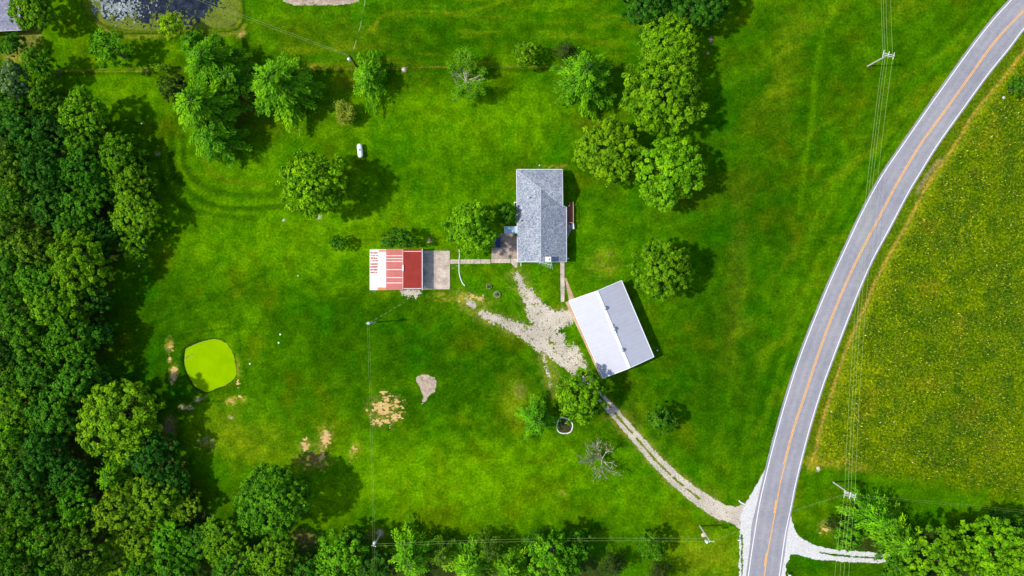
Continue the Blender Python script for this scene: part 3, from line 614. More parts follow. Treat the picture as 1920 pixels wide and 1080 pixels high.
for yy in (ny_-3, ny_-8, sy_+4.5): window(hb, (wx, yy, 1.6), 1.4, 1.1, math.pi)
for yy in (sy_+2.5, sy_+8.0): window(hb, (ex, yy, 1.6), 1.4, 1.1, 0)
window(hb, (poly[1][0], my_, 1.6), 1.6, 1.2, 0)
door(hb, (ex, sy_+10.8), 1.0, 2.05, 0, plain("dark_red_door", (0.25,0.05,0.04), .5)); door(hb, (wx, P(960,431)[1]), 0.95, 2.05, math.pi, M_TRIM)
mb = MB(); q0 = P(946,425,2.6); q1 = P(971.5,437,2.75)
mb.roof([(q0[0],q1[1],2.45),(q1[0],q1[1],2.75),(q1[0],q0[1],2.75),(q0[0],q0[1],2.45)], [(0,1,2,3)], 0.08)
aw = obj("porch_awning", mb, seamed("pale_blue_metal", (0.36,0.50,0.62), math.pi/2, 0.36, .4), hb); tag(aw, "pale blue metal awning over the side door")
mb = MB()
for yy in (q1[1]+.1, q0[1]-.1): mb.tube([(q0[0]+.1, yy, 0.05), (q0[0]+.1, yy, 2.4)], 0.045)
obj("awning_post", mb, M_TRIM, aw)
mb = MB(); mb.tube([(q0[0]-.02, q1[1], 2.46), (q0[0]-.02, q0[1], 2.46)], 0.06); mb.tube([(q0[0], q1[1]-.02, 2.46), (q1[0], q1[1]-.02, 2.76)], 0.06); mb.tube([(q0[0], q0[1]+.02, 2.46), (q1[0], q0[1]+.02, 2.76)], 0.06); obj("awning_trim", mb, M_TRIM, aw)
for (a_, z_) in ((P(1063.5,484,2.3),0), (P(977,493,2.3),1)):   # downspouts
    mb = MB(); mb.box((a_[0], a_[1], 1.3), (0.16,0.16,2.5)); mb.box((a_[0]+(0.3 if not z_ else 0), a_[1]-(0.3 if z_ else 0), 0.12), (0.7 if not z_ else .14, .14 if not z_ else .7, .12)); obj("downspout", mb, M_TRIM, hb)
# deck
M_DECK = seamed("deck_boards", (0.24,0.085,0.055), 0, 0.15, .8, .25, bstr=.4, line=.6); M_RAIL = plain("rail_wood", (0.50,0.27,0.19), .8, var=.25)
dk = thing("wooden_deck", "reddish-brown wooden deck with railings on the house's right side", "deck", P(1068,400))
a0 = P(1062,387,.8); a1 = P(1074.5,418,.8)
mb = MB(); mb.box(((a0[0]+a1[0])/2, (a0[1]+a1[1])/2, 0.72), (a1[0]-a0[0], a0[1]-a1[1], 0.14)); obj("floor", mb, M_DECK, dk)
s0 = P(1067.5,379.5,.5); s1 = P(1074.5,387,.8)
for k in range(3):
    mb = MB(); d_ = (s0[1]-a0[1])/3; mb.box(((s0[0]+s1[0])/2, s0[1]-(k+.5)*d_, 0.12+0.2*k), (s1[0]-s0[0], d_-.02, 0.1)); obj("step", mb, M_DECK, dk)
def rail(pa, pb, z0):
    mb = MB(); L = math.hypot(pb[0]-pa[0], pb[1]-pa[1]); n_ = max(2, int(L/0.45))
    mb.tube([(pa[0], pa[1], z0+.95), (pb[0], pb[1], z0+.95)], 0.07, 4); mb.tube([(pa[0], pa[1], z0+.15), (pb[0], pb[1], z0+.15)], 0.035, 4)
    for k in range(n_+1):
        t = k/n_; x, y = pa[0]+(pb[0]-pa[0])*t, pa[1]+(pb[1]-pa[1])*t; mb.tube([(x, y, z0 if k % 3 else 0.02), (x, y, z0+.95)], 0.055 if k % 3 == 0 else 0.025, 4)
    obj("railing", mb, M_RAIL, dk)
rail((a1[0], a0[1]), (a1[0], a1[1]), .8); rail((a0[0]+.3, a1[1]), (a1[0], a1[1]), .8); rail((a1[0], a0[1]), (a1[0]-.02, s0[1]), .45); rail((s0[0], a0[1]), (s0[0], s0[1]), .45); rail((a0[0]+.3, a0[1]), (s0[0], a0[1]), .8)
# items at the house
M_ROCK = plain("rocks", (0.5,0.42,0.36), .9, var=.4, scale=4)
def rock(name, px, py, r, label, cat, mat=M_ROCK, group=None, h=0.6):
    q = P(px, py); mb = MB(); rr = random.Random(int(px*7+py)); n_ = 9
    prof = [(1.0,0),(1.05,.3),(.8,.75),(.35,1)]; vs = []
    for a_, b_ in prof:
        for k in range(n_): t = 2*math.pi*k/n_; j = r*a_*rr.uniform(.75,1.2); vs.append((q[0]+j*math.cos(t), q[1]+j*math.sin(t), b_*r*h))
    mb.add(vs, [(i*n_+k, i*n_+(k+1)%n_, (i+1)*n_+(k+1)%n_, (i+1)*n_+k) for i in range(3) for k in range(n_)]+[tuple(3*n_+k for k in range(n_))])
    return tag(obj(name, mb, mat), label, cat, group)
rock("garden_stone", 1067.5,424,.55,"pinkish stone between the deck and the dark paving","stone")
mb = MB(); q = P(1074.5,424,.5); mb.box((q[0], q[1], .45), (.35,1.3,.9), .12); mb.box((q[0]-.05, q[1], .93), (.45,1.4,.06), .12)
tag(obj("bench", mb, M_TRIM), "narrow white bench just below the wooden deck", "bench")
ac = thing("air_conditioner", "white boxy air conditioner against the house's upper left wall", "air conditioner", P(967,382))
mb = MB(); q = P(967.3,382.5,.8); mb.box((q[0], q[1], .42), (.9,.95,.8)); obj("cabinet", mb, M_TRIM, ac)
mb = MB(); mb.lathe((q[0], q[1], .825), [(0.33,0),(0.33,0.03),(0.05,0.05)], 14); obj("fan_grille", mb, plain("black_metal", (0.02,0.02,0.02), .5), ac)
mb = MB(); a_ = P(921.5,447.5); b_ = P(937.6,464.2); mb.box(((a_[0]+b_[0])/2, (a_[1]+b_[1])/2, .45), (b_[0]-a_[0], a_[1]-b_[1], .8))
ht = thing("covered_box", "square dark navy covered box at the patio's left edge under the tree", "hot tub", ((a_[0]+b_[0])/2, (a_[1]+b_[1])/2, 0)); obj("shell", mb, plain("dark_shell", (0.03,0.03,0.04), .6), ht)  # low dark box with a flat navy cover
mb = MB(); mb.box(((a_[0]+b_[0])/2, (a_[1]+b_[1])/2, .91), (b_[0]-a_[0]+.06, a_[1]-b_[1]+.06, .12)); obj("cover", mb, plain("navy_vinyl", (0.012,0.03,0.11), .5, var=.2), ht)
# TV antenna
ta = thing("television_antenna", "pale metal television antenna with comb of rods at the house's lower end", "antenna", P(1012,495))
M_ALU = plain("aluminium", (0.62,0.64,0.60), .35, .3, var=.1)
mb = MB(); b0 = Vector(P(1002,489,6.6)); b1 = Vector(P(1035,497,6.6)); mst = Vector(P(1012,493.5,6.6)); mb.tube([(mst.x, mst.y, 0), (mst.x, mst.y, 6.9)], 0.05); obj("mast", mb, M_ALU, ta)
mb = MB(); mb.tube([b0, b1], 0.05, 5); obj("boom", mb, M_ALU, ta)
for k in range(12):
    t = k/11; c_ = b0.lerp(b1, t); L = 0.25+0.75*t; mb = MB(); mb.tube([(c_.x-.12*L, c_.y+L*.7, 6.63), (c_.x+.08*L, c_.y-L*.9, 6.63)], 0.028, 4); obj("rod", mb, M_ALU, ta)
# --- shed
sb = thing("shed", "small shed with red and rusty white metal roof at centre left", "shed", P(742,505))
E0, E1 = 2.3, 2.7; RG = 3.9
def quadroof(x0, x1, y0, y1, z0, z1, mat, nm, par, th=.06, dz=0):
    mb = MB(); a, b, c, d = P(x0,y1,z0), P(x1,y1,z1), P(x1,y0,z1), P(x0,y0,z0); mb.roof([(q[0],q[1],q[2]+dz) for q in (a,b,c,d)], [(0,1,2,3)], th); return obj(nm, mb, mat, par)
M_TINW = seamed("white_tin", (0.50,0.50,0.51), math.pi/2, .6, .5, .10, spots=((0.33,0.27,0.26),.60), bstr=.3, line=.88)
M_RUSTROWS = seamed("rusty_tin", (0.50,0.48,0.47), math.pi/2, .6, .6, .06, spots=((0.50,0.13,0.07),.46), bstr=.3, line=.92)
M_RED = seamed("pale_red_metal", (0.34,0.060,0.050), math.pi/2, .45, .5, .14, bstr=.3, line=.9)  # paler red for the left slope, deeper red for the right
M_REDD = seamed("red_metal", (0.34,0.036,0.022), math.pi/2, .28, .5, .14, bstr=.6, line=.72)
r1 = quadroof(693,724.5,467.5,544,E0,3.05,M_TINW,"lean_to_roof",sb); r2 = quadroof(724,756,467,543.5,3.07,RG,M_RED,"roof",sb); r3 = quadroof(756,791.5,467,543,RG,E1,M_REDD,"roof",sb)
tag(r1, "white tin lean-to roof streaked with rust"); tag(r3, "darker red metal roof slope")
rr = random.Random(5)
def on_left(x0, x1, y0, y1, mat, nm, par, xa, xb, za, zb, dz=.012):
    z = lambda x: za+(zb-za)*(x-xa)/(xb-xa); return quadroof(x0, x1, y0, y1, z(x0), z(x1), mat, nm, par, .008, dz)
for y, h in ((474,2.6),(479,2.2),(484,3.4),(489,2.2),(495,3.0),(500.5,3.4),(506,3.0),(511,2.4)):
    on_left(693.6+rr.uniform(0,1.5), 708+rr.uniform(-1,1), y-h/2, y+h/2, seamed("rust_band", (0.34,0.08,0.05), 0, .35, .7, .3, spots=((0.72,0.66,0.62),.52+rr.uniform(-.03,.05)), bstr=.2, line=.9) if y == 474 else bpy.data.materials["rust_band"], "rust_panel", r1, 693, 724.5, E0, 3.05)
for (x0,x1,y0,y1) in ((708,724,539,544),(710,724,469,472)): on_left(x0,x1,y0,y1,plain("orange_rust",(0.52,0.16,0.07),.7,var=.3,scale=2),"rust_panel",r1,693,724.5,E0,3.05)
for y in (479.5,485,490,505.5,520.5,530.5): on_left(724.4,755,y-.45,y+.45,plain("white_strip",(0.74,0.70,0.68),.6,var=.2,scale=3),"white_strip",r2,724,756,3.07,RG,.02)
for y in (471.3,541): 
    mb = MB(); z = lambda x: RG+(E1-RG)*(x-756)/35.5; a,b,c,d = P(757,y+.6,z(757)), P(790,y+.6,z(790)), P(790,y-.6,z(790)), P(757,y-.6,z(757)); mb.roof([(q[0],q[1],q[2]+.02) for q in (a,b,c,d)], [(0,1,2,3)], .012); obj("white_strip", mb, _mc["white_strip"], r3)
mb = MB(); mb.tube([P(755.7,467.5,RG+.02), P(755.7,543,RG+.02)], .10, 6); obj("ridge_cap", mb, plain("pink_cap",(0.55,0.36,0.33),.6,var=.3,scale=1.5), r2)
mb = MB(); a_ = P(755.5,497,RG+.1); b_ = P(755.5,508,RG+.1); mb.box((a_[0], (a_[1]+b_[1])/2, RG+.1), (.28, a_[1]-b_[1], .12)); obj("cap_patch", mb, M_TRIM, r2)
mb = MB(); mb.tube([P(791.8,467,E1-.02), P(791.8,544,E1-.02)], .10, 6); obj("gutter", mb, M_TRIM, r3)
mb = MB(); wp = [P(696,470,2.4)[:2], P(788,470,2.4)[:2], P(788,541,2.4)[:2], P(696,541,2.4)[:2]]; mb.prism(wp, 0, 2.25)
xr = P(756,500,RG)[0]
for yy, th in ((wp[0][1], -.12), (wp[2][1], .12)):
    pts = [(wp[0][0], 2.25), (wp[1][0], 2.25), (wp[1][0], 2.6), (xr, RG-.15), (P(724,500,3.05)[0], 2.9)]
    mb.add([(x, yy, z) for x, z in pts]+[(x, yy+th, z) for x, z in pts], [(0,1,2,3,4),(9,8,7,6,5)]+[(i,(i+1)%5+0,(i+1)%5+5,i+5) for i in range(5)])
obj("wall", mb, wallmat("weathered_boards",(0.45,0.42,0.40)), sb)
door(sb, (wp[1][0], (wp[1][1]+wp[2][1])/2), 2.6, 2.05, 0, plain("old_door",(0.5,0.48,0.45),.8), "sliding_door"); window(sb, (wp[0][0], (wp[0][1]+wp[3][1])/2, 1.3), 1.0, .7, math.pi)
# --- barn
bz, rz_ = 3.3, 5.15
bb = thing("barn", "large white metal-roofed barn set at an angle beside the driveway", "barn", P(1147,618))
q = dict(a=P(1067,564,bz), b=P(1165.5,526,bz), c=P(1226,669,bz), d=P(1130.5,709,bz), r0=P(1119,546,rz_), r1=P(1180.5,690,rz_))
ridge_ang = math.atan2(q['r1'][1]-q['r0'][1], q['r1'][0]-q['r0'][0])
M_BARN = seamed("white_ribbed_metal", (0.40,0.405,0.46), ridge_ang, .92, .42, .05, bstr=.25, line=.92)
for nm_, ks in (("roof",('a','d','r1','r0')),("roof",('r0','r1','c','b'))):
    mb = MB(); mb.roof([q[k] for k in ks], [(0,1,2,3)], .12); obj(nm_, mb, M_BARN, bb)
mb = MB(); rdv = (Vector(q['r1'])-Vector(q['r0'])).normalized(); sd = Vector((-rdv.y, rdv.x, 0))
def strip_on(a, b, wdt, th, up):
    d_ = (b-a).normalized(); n_ = Vector((-d_.y, d_.x, 0)).normalized()*wdt/2; u_ = Vector((0,0,th))
    vs = [a-n_+up, b-n_+up, b+n_+up, a+n_+up]; vs = [v for v in vs]+[v+u_ for v in vs]; return vs
fs_ = [(3,2,1,0),(4,5,6,7),(0,1,5,4),(1,2,6,5),(2,3,7,6),(3,0,4,7)]
mb.add(strip_on(Vector(q['r0']), Vector(q['r1']), .62, .10, Vector((0,0,-.06))), fs_); obj("ridge_cap", mb, M_TRIM, bb)
mb = MB()
for a_, b_ in (('a','r0'),('r0','b'),('d','r1'),('r1','c'),('b','c'),('a','d')): mb.tube([Vector(q[a_])-Vector((0,0,.04)), Vector(q[b_])-Vector((0,0,.04))], .12, 6)
obj("roof_trim", mb, M_TRIM, bb)
for px, py in ((1133.5,578),(1150.5,617),(1166,657)):
    c_ = P(px, py, 6.0); mb = MB(); mb.lathe((c_[0], c_[1], rz_-.25), [(.24,0),(.24,.5)], 12)
    vt = obj("ridge_vent", mb, M_TRIM, bb)
    mb = MB(); mb.lathe((c_[0], c_[1], rz_+.25), [(.24,0),(.42,.12),(.46,.32),(.34,.5),(.1,.58)], 14); obj("turbine", mb, plain("galvanised",(0.66,0.68,0.68),.4,.3,var=.1), vt)
    if px == 1150.5:
        for s_ in (-1, 1): mb = MB(); mb.box((c_[0]+rdv.x*.8*s_, c_[1]+rdv.y*.8*s_, rz_+.15), (.5,.5,.4), ridge_ang); obj("vent_box", mb, M_TRIM, vt)
ins = []
cen = sum((Vector(q[k]) for k in 'abcd'), Vector())/4
for k in 'abcd': v_ = Vector(q[k])-cen; ins.append(tuple((cen+v_*.965))[:2])
mb = MB(); mb.prism(ins, 0, bz-.22)
for (i, j, r) in ((0,1,'r0'),(3,2,'r1')):
    A_, B_ = ins[i], ins[j]; R_ = Vector(q[r])-(Vector(q[r])-cen)*.035; inn = (cen-R_).normalized()*.15
    vs = [(A_[0],A_[1],bz-.22),(B_[0],B_[1],bz-.22),(R_.x,R_.y,rz_-.3)]; vs += [(x+inn.x,y+inn.y,z) for x,y,z in vs]
    mb.add(vs, [(0,1,2),(5,4,3),(0,2,5,3),(1,4,5,2)])
obj("wall", mb, M_BARNWALL, bb)
wa, wd = Vector((*ins[0],0)), Vector((*ins[3],0)); wn = math.atan2(-(sd.y), -(sd.x)); 
if Vector((math.cos(wn), math.sin(wn),0)).dot(wa-cen.to_2d().to_3d()) < 0: wn += math.pi
for t in (.25,.55): c_ = wa.lerp(wd, t); door(bb, (c_.x, c_.y), 2.9, 2.5, wn, plain("overhead_door",(0.6,0.6,0.6),.5), "garage_door")
c_ = wa.lerp(wd, .82); window(bb, (c_.x, c_.y, 1.6), 1.2, .9, wn)
# --- farmhouse at the corner
fh = thing("farmhouse", "grey roofed red building cut off by the photo's top left corner", "house", P(5,10))
ez = 2.9
mb = MB(); A = P(-70,-60,ez); B = P(28,-60,ez); Cc = P(40.5,56,ez); D = P(-70,61,ez); r0 = P(-70,-4,5.0); r1 = P(34,-2,5.0)
mb.roof([A,B,Cc,D,r0,r1], [(3,2,5,4),(4,5,1,0)], .15); M_GREYR = speckle("worn_grey_roof", [(0.3,(0.13,0.13,0.18)),(0.52,(0.24,0.24,0.32)),(0.72,(0.50,0.50,0.55))], 2.2, .35, .35); obj("roof", mb, M_GREYR, fh)
mb = MB(); mb.tube([P(40.5,56,ez), r1, B], .07, 5); mb.tube([P(40.5,56.5,ez), P(-70,61.5,ez)], .07, 5); obj("roof_trim", mb, plain("grey_trim",(0.45,0.45,0.5),.6), fh)
mb = MB(); x_ = P(49,50,0)[0]; wpo = [P(-65,-62)[:2], (P(46,0)[0], P(0,-62)[1]), P(50,57)[:2], P(-60,57)[:2]]; mb.prism(wpo, 0, 2.72)
mb.add([(wpo[1][0],wpo[1][1],2.72),(wpo[2][0],wpo[2][1],2.72),(r1[0]-.1,r1[1],4.75)], [(0,1,2)]); obj("wall", mb, M_REDWALL, fh)
window(fh, (wpo[2][0]-.1, wpo[2][1]+3, 1.5), 1.1, .9, 0)
# ---------------------------------------------------------------- propane tank and small yard things
pt = thing("propane_tank", "white capsule-shaped propane tank on the upper lawn", "propane tank", P(675,283))
mb = MB(); c0 = Vector(P(675,282.5,.85)); ax_ = Vector((0.10,-1,0)).normalized(); prof = [(-1.60,.0),(-1.56,.2),(-1.46,.38),(-1.28,.52),(-1.0,.60),(0,.60),(1.0,.60),(1.28,.52),(1.46,.38),(1.56,.2),(1.60,.0)]
mb.tube([c0+ax_*a_ for a_, r in prof], [max(r,.01) for a_, r in prof], 18); obj("tank", mb, plain("white_enamel",(0.80,0.81,0.80),.35,var=.04), pt, True)
mb = MB(); mb.lathe((c0.x, c0.y+.05, c0.z+.54), [(.17,0),(.17,.16),(.1,.22)], 12); obj("valve_dome", mb, plain("dark_dome",(0.08,0.08,0.09),.5), pt)
for s_ in (-.9,.9): mb = MB(); c_ = c0+ax_*s_; mb.box((c_.x, c_.y, .22), (.6,.2,.44), math.atan2(ax_.y, ax_.x)+math.pi/2); obj("leg", mb, plain("grey_concrete",(0.4,0.4,0.38),.9), pt)
ge = thing("garden_bed", "oval flower bed with white stone edging below the driveway trees", "garden bed", P(1058,798))
ring = catmull([(1044,795),(1050,784),(1054,783),(1066,786),(1073,794),(1073,803),(1069,810),(1060,812.5),(1050,811),(1045,805),(1044,795)], 6)
mb = MB(); mb.tube([P(x,y)[:2]+(.12,) for x, y in ring], .14, 6, False); obj("edging", mb, plain("white_stone",(0.62,0.60,0.56),.8,var=.25,scale=2.5), ge)
mb = MB(); mb.prism([P(x,y)[:2] for x,y in ring[:-1]], -.03, .05); obj("soil", mb, speckle("bed_soil", [(0.35,(0.015,0.018,0.006)),(0.55,(0.05,0.05,0.015)),(0.68,(0.07,0.13,0.01))], 2.0, .5, .3), ge)
for (x, y, r, lb) in ((917,537,.62,"smaller round tyre planter, upper one of two near the gravel arms"),(932,552,.80,"larger round tyre planter, lower one of two near the gravel arms")):
    q_ = P(x,y); pl = thing("planter", lb, "planter", q_, "planters in the yard")
    mb = MB(); mb.lathe(q_, [(r,0),(r*1.04,.2),(r,.36),(r*.75,.38),(r*.72,.24),(r*.1,.24)], 16); obj("rim", mb, plain("mossy_rubber",(0.20,0.21,0.10),.9,var=.4), pl)
    mb = MB(); rr = random.Random(x)
    for k in range(60):
        a_ = rr.uniform(0,6.28); d_ = rr.uniform(0,r*.65); b_ = rr.uniform(0,6.28); x0, y0 = q_[0]+d_*math.cos(a_), q_[1]+d_*math.sin(a_); L = rr.uniform(.12,.3)
        mb.add([(x0,y0,.25),(x0+L*math.cos(b_),y0+L*math.sin(b_),.35+rr.uniform(0,.3)),(x0+L*math.cos(b_+.7),y0+L*math.sin(b_+.7),.35+rr.uniform(0,.3))],[(0,1,2)])
    obj("plants", mb, plain("planter_leaves",(0.06,0.12,0.01),.7,var=.5,scale=8), pl)
mb = MB(); mb.tube([P(x,y)[:2]+(.09,) for x, y in catmull([(861,468),(861.5,480),(861,486)],4)], .09, 6); mb.tube([P(x,y)[:2]+(.16,) for x, y in catmull([(861,486),(861,494.5)],3)], .09, 6); mb.tube([P(x,y)[:2]+(.09,) for x, y in catmull([(861,494.5),(861,510),(863,520),(867,530),(872,536)],5)], [.11]*20+[.04], 6)
tag(obj("drain_pipe", mb, M_TRIM), "bent white pipe crossing the path right of the shed pad", "pipe")
mb = MB(); mb.tube([P(1385,938)[:2]+(.14,), P(1389,942)[:2]+(.16,), P(1396,945)[:2]+(.14,)], .16, 8); tag(obj("culvert_pipe", mb, M_TRIM), "short white culvert pipe end by the driveway mouth", "pipe")
for (x,y,lb,cat,r) in ((526,627,"white septic cap on the left lawn, upper of the close pair","cap",.22),(523,642.5,"white septic cap on the left lawn, lower of the close pair","cap",.22),(469,682,"tiny white marker right of the lime green pond","marker",.2),
    (1232.5,657,"white marker in the barn's shadow on its right side","marker",.16),(1011.5,310,"white marker just above the house's upper wall","marker",.16),(559,517,"tiny white cap left of the red shed, far from the others","cap",.16),(266,232,"tiny white stone on the lawn beside the upper wood","stone",.16),(261,499,"tiny white stone below the lone small tree at the wood's edge","stone",.17)):
    q_ = P(x,y); mb = MB(); mb.lathe(q_, [(r,0),(r,.15),(r*.8,.22),(r*.1,.24)], 10); tag(obj("ground_cap" if cat == "cap" else cat, mb, M_TRIM), lb, cat, "white caps in the lawn" if cat == "cap" else None)
rock("field_stone", 757,130,.42,"pale stone lying on the fence line right of the narrow tree","stone"); rock("field_stone",1327,100,.35,"small reddish stone right of the largest tree","stone",plain("red_stone",(.34,.22,.12),.9)); rock("field_stone",1534,878,.4,"pale stone at the meadow corner above the lower right pole","stone"); rock("field_stone",1882,183,.35,"pale stone in the meadow near the right edge","stone")
rock("tree_stump", 1319.5,1003,.55,"round tan tree stump beside the pole near the driveway mouth","stump",plain("cut_wood",(.50,.36,.26),.9,var=.2),h=.5)
def mailbox(px, py, lb):
    m_ = thing("mailbox", lb, "mailbox", P(px,py)); x,y,_ = P(px,py)
    mb = MB(); mb.box((x,y,.5),(.1,.1,1.0)); obj("post", mb, plain("grey_post",(.4,.38,.35),.9), m_)
    mb = MB(); n_=8; pr = [(-.13,0),(.13,0)]+[(.13*math.cos(t),.14+.13*math.sin(t)) for t in [k*math.pi/6 for k in range(7)]]
    vs = [(x+sx*.27, y+a_, 1.0+b_) for sx in (-1,1) for a_, b_ in pr]; L = len(pr); mb.add(vs, [tuple(range(L))[::-1], tuple(range(L,2*L))]+[(i,(i+1)%L,L+(i+1)%L,L+i) for i in range(L)]); obj("box", mb, M_TRIM, m_)
mailbox(1383,1010,"white mailbox on the gravel shoulder below the driveway mouth"); mailbox(1477,1075,"white mailbox on the right of the road at the bottom edge")
# ---------------------------------------------------------------- fence along the upper lawn
fe = thing("wire_fence", "thin wire fence with wooden posts running across the upper lawn", "fence", P(650,130))
M_POST = plain("fence_wood", (0.30,0.24,0.17), .9, var=.3); fx = list(np.arange(115,1181,26))
fy = lambda x: 133-(x-115)*7/1065
for x in fx: mb = MB(); q_ = P(x, fy(x)); mb.tube([(q_[0],q_[1],0),(q_[0]+.02,q_[1],1.15)], .06, 5); obj("post", mb, M_POST, fe)
mb = MB()
for z in (.4,.75,1.05): mb.tube([(*P(115,fy(115))[:2],z),(*P(1180,fy(1180))[:2],z)], .005, 4)
obj("wire", mb, plain("rusty_wire",(0.12,0.12,0.03),.7), fe)
# ---------------------------------------------------------------- utility poles and wires
M_POLE = plain("weathered_pole", (0.50,0.47,0.42), .85, var=.18, scale=2); M_DKPOLE = plain("dark_pole", (0.025,0.018,0.015), .9, var=.3); M_WIRE = plain("wire_metal", (0.27,0.36,0.10), .5, .0, var=.1)
M_INS = plain("porcelain", (0.75,0.76,0.74), .3, var=.05); M_CAN = plain("transformer_grey", (0.62,0.66,0.70), .4, var=.08)
def pole(base, top_px, h, label, mat=M_POLE, arm=None, arms=2, can=None, knob=3, rad=.17):
    b = P(*base); t = thing("utility_pole", label, "utility pole", b, "wooden utility poles")
    mb = MB(); tp = Vector(P(*top_px, h)); mb.tube([(b[0],b[1],0), ((b[0]+tp.x)/2,(b[1]+tp.y)/2,h/2), tuple(tp)], [rad, rad*.87, rad*.7], 10); obj("pole", mb, mat, t)
    pins = []
    if arm:
        a0_, a1_ = Vector(P(*arm[0], h-.35)), Vector(P(*arm[1], h-.35)); d_ = (a1_-a0_).normalized(); n_ = Vector((-d_.y, d_.x, 0))
        for s in ((-.2,.2) if arms == 2 else (0,)):
            mb = MB(); mb.tube([a0_+n_*s, a1_+n_*s], .085, 4); obj("crossarm", mb, M_POLE if mat is M_DKPOLE else mat, t)
        for k in range(knob):
            c_ = a0_.lerp(a1_, (.04+.92*k/(knob-1)) if knob > 1 else .5); mb = MB(); mb.lathe((c_.x, c_.y, c_.z+.05), [(.05,0),(.05,.1),(.1,.12),(.1,.2),(.06,.24),(.06,.3)], 8); obj("insulator", mb, M_INS, t)
            for s in (-1, 1):
                mb = MB(); mb.tube([c_+n_*.2*s+Vector((0,0,.1)), c_+n_*.75*s+Vector((0,0,.12))], .055, 5) if arms == 2 else mb.tube([c_, c_+Vector((0,0,.2))], .04, 5); obj("insulator", mb, M_INS, t)
                if arms != 2: break
    if can:
        for (x, y) in can:
            c_ = P(x, y, h-1.2); mb = MB(); mb.lathe((c_[0], c_[1], h-1.9), [(.26,0),(.3,.05),(.3,.95),(.22,1.02),(.08,1.06)], 14); cn = obj("transformer", mb, M_CAN, t)
            mb = MB(); mb.lathe((c_[0]+.1, c_[1], h-.9), [(.05,0),(.07,.12),(.04,.3)], 8); obj("bushing", mb, M_INS, cn)
            mb = MB(); mb.tube([(c_[0], c_[1], h-1.3), (tp.x, tp.y, h-1.2)], .05, 4); obj("bracket", mb, M_CAN, cn)
    return t
pole((1627,124),(1665,103),8.4,"pale utility pole with double crossarm at upper right, left of the road",arm=((1655,100.5),(1676,105.5)),knob=3)
pole((1562.5,904),(1590,923.5),8.2,"pale utility pole with crossarm and transformers at the meadow's lower corner",arm=((1582.5,926),(1604,931.5)),can=[(1587.5,924),(1599,928)],knob=3)
pole((1312,986),(1331.5,1015),9.0,"pale leaning-looking utility pole near the driveway mouth at the bottom",arm=((1329,1015),(1338,1015)),arms=1,knob=2,can=[(1325,1016)])
pole((713,1002),(701,1024),9.0,"utility pole standing among the bottom trees left of centre",arm=((698,1022),(705,1024)),arms=1,knob=2,can=[(702,1018)],rad=.15)
pole((705,604),(690,607),8.6,"utility pole alone in the lower lawn below the red shed",arm=((687,606),(693.5,606.5)),arms=1,knob=2,can=[(691,606)],rad=.14)
pole((670,126),(655,103.5),8.5,"dark utility pole with pale transformer beside the narrow upper tree",M_DKPOLE,can=[(654,111)],rad=.2)
def wire(pts, sag, label, r=.03, group="overhead wires", dashed=False):
    """pts: (px, py, z) supports"""
    mb = MB(); path = []
    for i in range(len(pts)-1):
        a_, b_ = Vector(P(*pts[i])), Vector(P(*pts[i+1])); n_ = 14
        sg = sag*(b_-a_).length/100
        for k in range(n_+(i == len(pts)-2)): t = k/n_; c_ = a_.lerp(b_, t); c_.z -= 4*sg*t*(1-t); path.append(c_)
    mb.tube(path, r, 5); o = obj("service_cable" if dashed else "power_line", mb, M_WIRE if not dashed else M_CABLE)
    return tag(o, label, "cable" if dashed else "wire", group)
def cablemat():
    m, n, l, b = new_mat("twisted_cable"); wv = n.new("ShaderNodeTexWave"); wv.inputs["Scale"].default_value = 0.35; l.new(geo(n).outputs["Position"], wv.inputs["Vector"])
    r = ramp(n, l, wv.outputs[1], [(0.45,(0.06,0.07,0.03)),(0.6,(0.6,0.62,0.35))]); l.new(r.outputs[0], b.inputs["Base Color"]); return m
M_CABLE = cablemat()
ords = ["leftmost","second from the left","third from the left","rightmost"]
for k, (xt, xa, xb, xe, ry) in enumerate(((1656.5,1656,1583.5,1560,0),(1660.5,1660,1590,1573,0),(1665.5,1665,1595.5,1582,0),(1674.5,1674,1603,1593,0))):
    zz = 8.3 if k != 1 else 7.6
    wire([(xt-1,-160,zz),(xa,102+(xa-1656)*.2,zz),(xb,927+(xb-1583)*.25,zz),(xe-6,1240,zz)], 2.6, ords[k]+" of the four overhead wires running down beside the road", .022)
for k, lb in enumerate(("upper","lower")):
    wire([(655,103+k*3,8.4),(330,-20+k*5,8.4),(200,-70+k*5,8.4)], 1.0, lb+" of the two wires from the dark pole to the top left", .013)
    wire([(688.5+k*3.5,607,8.3),(699+k*3,1021,8.6),(700+k*3,1200,8.6)], 1.5, ("left" if k == 0 else "right")+" of the two wires between the lawn pole and the bottom tree pole", .011)
    wire([(704,1020+k*4,8.7),(1331,1010+k*5.5,8.7)], 2.2, lb+" of the two wires running above the bottom tree row", .017)
    wire([(1336,1013+k*2,8.7),(1584,926+k*2,8.0)], 2.2, lb+" of the two wires crossing the road from the driveway pole", .012)
    wire([(1603,928+k*3,8.0),(2080,975+k*4,8.0)], 2.0, lb+" of the two thin wires running right above the lower right trees", .011)
wire([(660,103,8.2),(676,48,6.5),(692,-40,5.0)], 0.5, "twisted service cable from the dark pole up to the top edge", .03, dashed=True)
wire([(693,605,8.2),(758,567,3.2)], 1.0, "twisted service cable from the lawn pole to the shed", .026, dashed=True)
wire([(792,541,2.6),(820,520,2.8),(868,492,3.0),(880,470,5.0)], 0.5, "thin cable from the shed over the path to the tree", .02, dashed=True)
